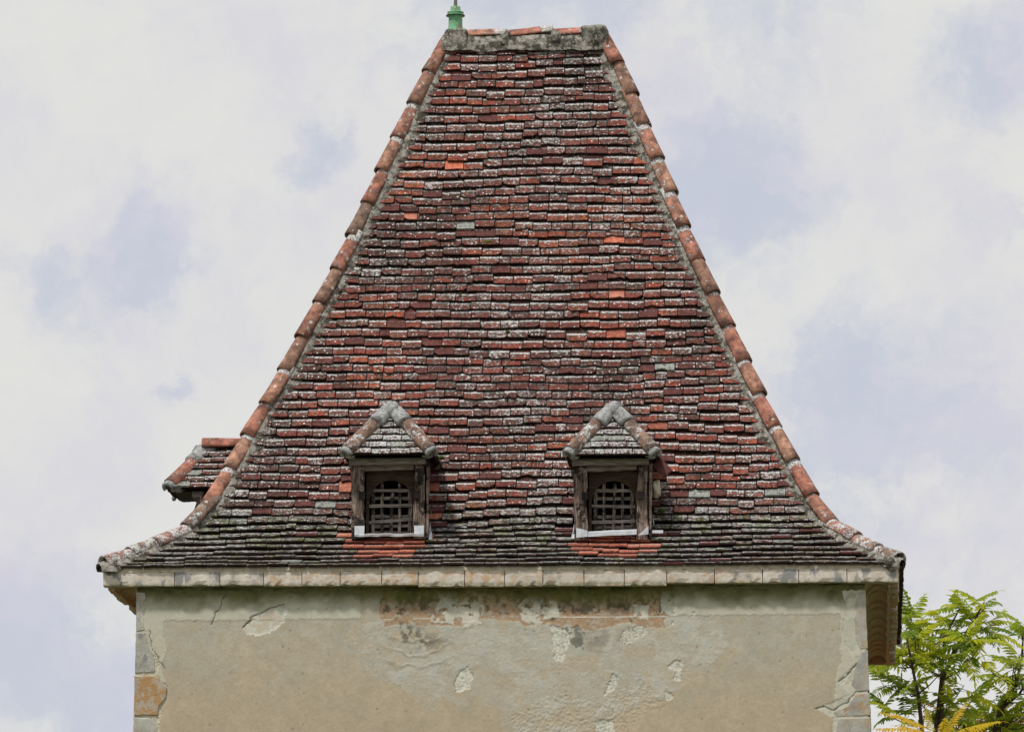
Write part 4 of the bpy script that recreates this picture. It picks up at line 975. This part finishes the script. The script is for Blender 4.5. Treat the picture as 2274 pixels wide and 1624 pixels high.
def frond(L, npair, lw, ll, droop, sd, matl, name='leaf'):
    """pinnate leaf: arching stalk with paired pointed leaflets"""
    q = random.Random(sd); mb = MB(); pts = []
    n = npair+3
    for i in range(n+1):
        t_ = i/n; pts.append(Vector((L*t_*(1-.12*droop*t_), q.uniform(-.004, .004), -droop*L*.55*t_**2)))
    for i in range(n):
        a, b2 = pts[i], pts[i+1]; r_ = .0035*(1-i/n)+.0012; vs = []
        for p in (a, b2):
            for k in range(3): an = 2*math.pi*k/3; vs.append(p+Vector((0, math.cos(an)*r_, math.sin(an)*r_)))
        mb.add(vs, [(k, (k+1) % 3, 3+(k+1) % 3, 3+k) for k in range(3)])
    def leaflet(p, dirv_, up, l_, w_):
        dirv_ = dirv_.normalized(); sdv = dirv_.cross(up).normalized(); nn = sdv.cross(dirv_)
        rows_ = ((0, 0), (.22, .85), (.5, 1.0), (.78, .62), (1.0, 0)); vs = []
        for t_, ww in rows_:
            c_ = p+dirv_*(l_*t_)-Vector((0, 0, 1))*(l_*.38*t_*t_)
            if ww == 0: vs.append(c_)
            else: vs += [c_-sdv*(w_*ww/2)+nn*w_*.14, c_, c_+sdv*(w_*ww/2)+nn*w_*.14]
        mb.add(vs, [(0, 2, 1), (0, 3, 2), (1, 2, 5, 4), (2, 3, 6, 5), (4, 5, 8, 7), (5, 6, 9, 8), (7, 8, 10), (8, 9, 10)])
    for i in range(2, n):
        t_ = i/n; T_ = (pts[min(i+1, n)]-pts[i-1]).normalized(); k = math.sin(math.pi*min(1, t_*.72+.22))**.6
        for sgn in (-1, 1):
            sdir = Vector((0, sgn, 0)); dv = sdir*.86+T_*.50+Vector((0, 0, q.uniform(-.35, .05)))
            leaflet(pts[i], dv, Vector((0, 0, 1))+Vector((q.uniform(-.3, .3), q.uniform(-.3, .3), 0)), ll*k*q.uniform(.85, 1.1), lw*q.uniform(.85, 1.1))
    leaflet(pts[n], pts[n]-pts[n-1], Vector((0, 0, 1)), ll*.8, lw*.8)
    return mb.mesh(name, matl)
def limb(mb, pts, r0, r1, seg=6):
    P = [Vector(p) for p in pts]; n = len(P)
    for i in range(n-1):
        a, b2 = P[i], P[i+1]; T_ = (b2-a).normalized(); X = T_.orthogonal().normalized(); Y = T_.cross(X); vs = []
        for p, t_ in ((a, i/(n-1)), (b2, (i+1)/(n-1))):
            r_ = r0+(r1-r0)*t_
            for k in range(seg): an = 2*math.pi*k/seg; vs.append(p+X*math.cos(an)*r_+Y*math.sin(an)*r_)
        mb.add(vs, [(k, (k+1) % seg, seg+(k+1) % seg, seg+k) for k in range(seg)])
def place_leaf(me, parent, p, yaw, pitch, sc, roll=0, name='leaf'):
    M = Matrix.Translation(p) @ Matrix.Rotation(yaw, 4, 'Z') @ Matrix.Rotation(-pitch, 4, 'Y') @ Matrix.Rotation(roll, 4, 'X') @ Matrix.Diagonal((sc, sc, sc, 1))
    o = bpy.data.objects.new(name, me); COL.objects.link(o); o.parent = parent; o.matrix_local = parent.matrix_basis.inverted() @ M; return o
def tree(name, label, cat, depth, base_px, stems, tips, leafmesh, nleaf, sd, scl=1.0, extra_z=0):
    q = random.Random(sd); b0 = hit(base_px, 1620, 1, depth); base = Vector((b0[0], depth, 0))
    T = empty(name, base); tag(T, label, cat, 'green trees right of the tower' if cat == 'tree' else None)
    bpy.context.view_layer.update()
    mb = MB()
    nodes = []
    for st in stems:
        pts = [base+Vector((q.uniform(-.05, .05), q.uniform(-.05, .05), 0)), Vector(hit(st[0][0], 1900, 1, depth+q.uniform(-.2, .2)))]+[Vector(hit(x, y, 1, depth+dy)) for x, y, dy in st]
        pts = [p-base for p in pts]; limb(mb, pts, .034, .008); nodes += [p for p in pts[2:]]
    # a twig from the nearest lower stem point to each tip
    for (x, y, dy) in tips:
        tp = Vector(hit(x, y, 1, depth+dy))-base
        cand = [n_ for n_ in nodes if n_.z < tp.z-.05] or nodes; nb = min(cand, key=lambda n_: (n_-tp).length+max(0, (n_.z-tp.z)))
        md = nb.lerp(tp, .5)+Vector((q.uniform(-.05, .05), q.uniform(-.08, .08), -.04)); limb(mb, [nb, md, tp], .009, .004, 5)
        k = nleaf-1+q.choice([-1, 0, 1]); a0 = q.uniform(0, 6.28)
        for j in range(k):
            yaw = a0+j*2.4+q.uniform(-.3, .3); pitch = q.uniform(-.35, 1.15)
            place_leaf(q.choice(leafmesh), T, base+tp.lerp(nb, q.uniform(0, .35)), yaw, pitch, scl*q.uniform(.68, 1.02), q.uniform(-.25, .25))
    mb.obj('trunk', M_BARK, T)
    return T
LF = [frond(.46, 8, .040, .112, q_, 60+i, M_LEAF) for i, q_ in enumerate((.35, .55, .75, .45))]
LY = [frond(.52, 14, .022, .075, q_, 80+i, M_YEL) for i, q_ in enumerate((.15, .35, .25))]
LR = [frond(.40, 8, .03, .08, q_, 90+i, M_RED) for i, q_ in enumerate((.4, .6))]
tree('tree_of_heaven', 'tall green tree with feathery leaves right beside the tower wall', 'tree', 11.0, 2085,
     [[(2078, 1616, 0), (2084, 1560, 0), (2090, 1500, .05), (2097, 1413, .1), (2130, 1350, .1)], [(2046, 1610, -.2), (2038, 1540, -.3), (2025, 1480, -.3), (2010, 1400, -.3)], [(2090, 1510, 0), (2120, 1440, -.1), (2160, 1380, -.1), (2185, 1335, -.1)]],
     [(2135, 1345, .1), (2185, 1350, -.1), (2170, 1385, .2), (2110, 1390, 0), (2205, 1400, 0), (2060, 1395, .2), (2025, 1375, -.2), (2000, 1395, .1), (1975, 1420, .0), (2040, 1430, -.1), (2085, 1430, .3), (2130, 1430, 0), (2170, 1440, -.3), (1965, 1470, .2), (2005, 1465, -.3), (2050, 1475, 0),
      (2100, 1480, -.4), (2150, 1420, -.4), (1960, 1520, 0), (2010, 1530, -.2), (2045, 1560, .2), (1955, 1580, 0), (2000, 1590, -.3), (2110, 1560, 0), (2090, 1600, .3), (2140, 1520, .3), (2030, 1400, -.4), (2150, 1570, -.1), (2000, 1430, .3), (2190, 1375, .1)], LF, 6, 31)
tree('tree_of_heaven', 'green feathery tree cut off by the right edge of the frame', 'tree', 11.8, 2235,
     [[(2208, 1616, 0), (2225, 1560, 0), (2255, 1520, 0), (2268, 1460, .1), (2272, 1400, .1)], [(2225, 1570, 0), (2262, 1540, .2), (2300, 1480, .2)]],
     [(2268, 1405, .1), (2300, 1400, 0), (2265, 1450, -.2), (2290, 1470, .2), (2250, 1480, .1), (2225, 1500, 0), (2200, 1490, -.1), (2270, 1520, 0), (2240, 1540, .2), (2200, 1560, .1), (2250, 1590, 0), (2215, 1610, -.2), (2290, 1560, 0), (2190, 1600, 0), (2330, 1450, 0), (2340, 1540, 0), (2310, 1600, 0)], LF, 6, 37)
# yellow fern-like shrub rising in front of the trees at the bottom edge
yb = hit(2075, 1640, 1, 9.0); YT = empty('yellow_shrub', (yb[0], 9.0, 0)); tag(YT, 'yellow leaved fern-like shrub at the lower right below the green trees', 'shrub'); bpy.context.view_layer.update()
mb = MB(); q = random.Random(5); yb0 = Vector((yb[0], 9.0, 0))
limb(mb, [(0, 0, 0), (.03, 0, 3), Vector(hit(2060, 1680, 1, 9.0))-yb0], .045, .018); limb(mb, [(0.04, 0, 0), (.13, .05, 3), Vector(hit(2100, 1660, 1, 9.1))-yb0], .045, .018); mb.obj('trunk', M_BARK, YT)
for (x, y, yaw, pit, sc) in ((2062, 1632, 3.3, .45, 1.0), (2060, 1640, 2.9, .22, 1.05), (2070, 1650, 3.9, .30, 1.0), (2085, 1660, .6, .95, 1.0), (2095, 1650, 1.1, .75, .95), (2100, 1650, -.35, .42, 1.15), (2090, 1670, -.1, .16, 1.05), (2060, 1650, 2.3, .62, .9), (2110, 1660, .25, .50, .95), (2085, 1655, -1.4, .5, .9), (2040, 1650, 3.0, .1, 1.0), (2065, 1636, 2.6, .5, .9), (2075, 1665, 1.8, 1.0, .9), (2105, 1665, -.7, .3, .9)):
    place_leaf(q.choice(LY), YT, Vector(hit(x, y-16, 1, 9.0+q.uniform(-.15, .15))), yaw, pit, sc, q.uniform(-.2, .2))
tree('reddening_shrub', 'bronze and dull green shrub low at the right edge behind the yellow leaves', 'shrub', 12.6, 2170,
     [[(2130, 1650, 0), (2150, 1610, 0), (2170, 1590, 0)], [(2230, 1650, 0), (2230, 1620, 0), (2235, 1600, 0)]],
     [(2105, 1590, 0), (2125, 1600, .2), (2150, 1600, 0), (2175, 1600, .3), (2200, 1600, 0), (2230, 1605, .2), (2260, 1610, 0), (2140, 1625, 0), (2180, 1625, 0), (2220, 1630, 0), (2250, 1625, .2), (2280, 1620, 0), (2100, 1620, .1)], LR, 7, 41)
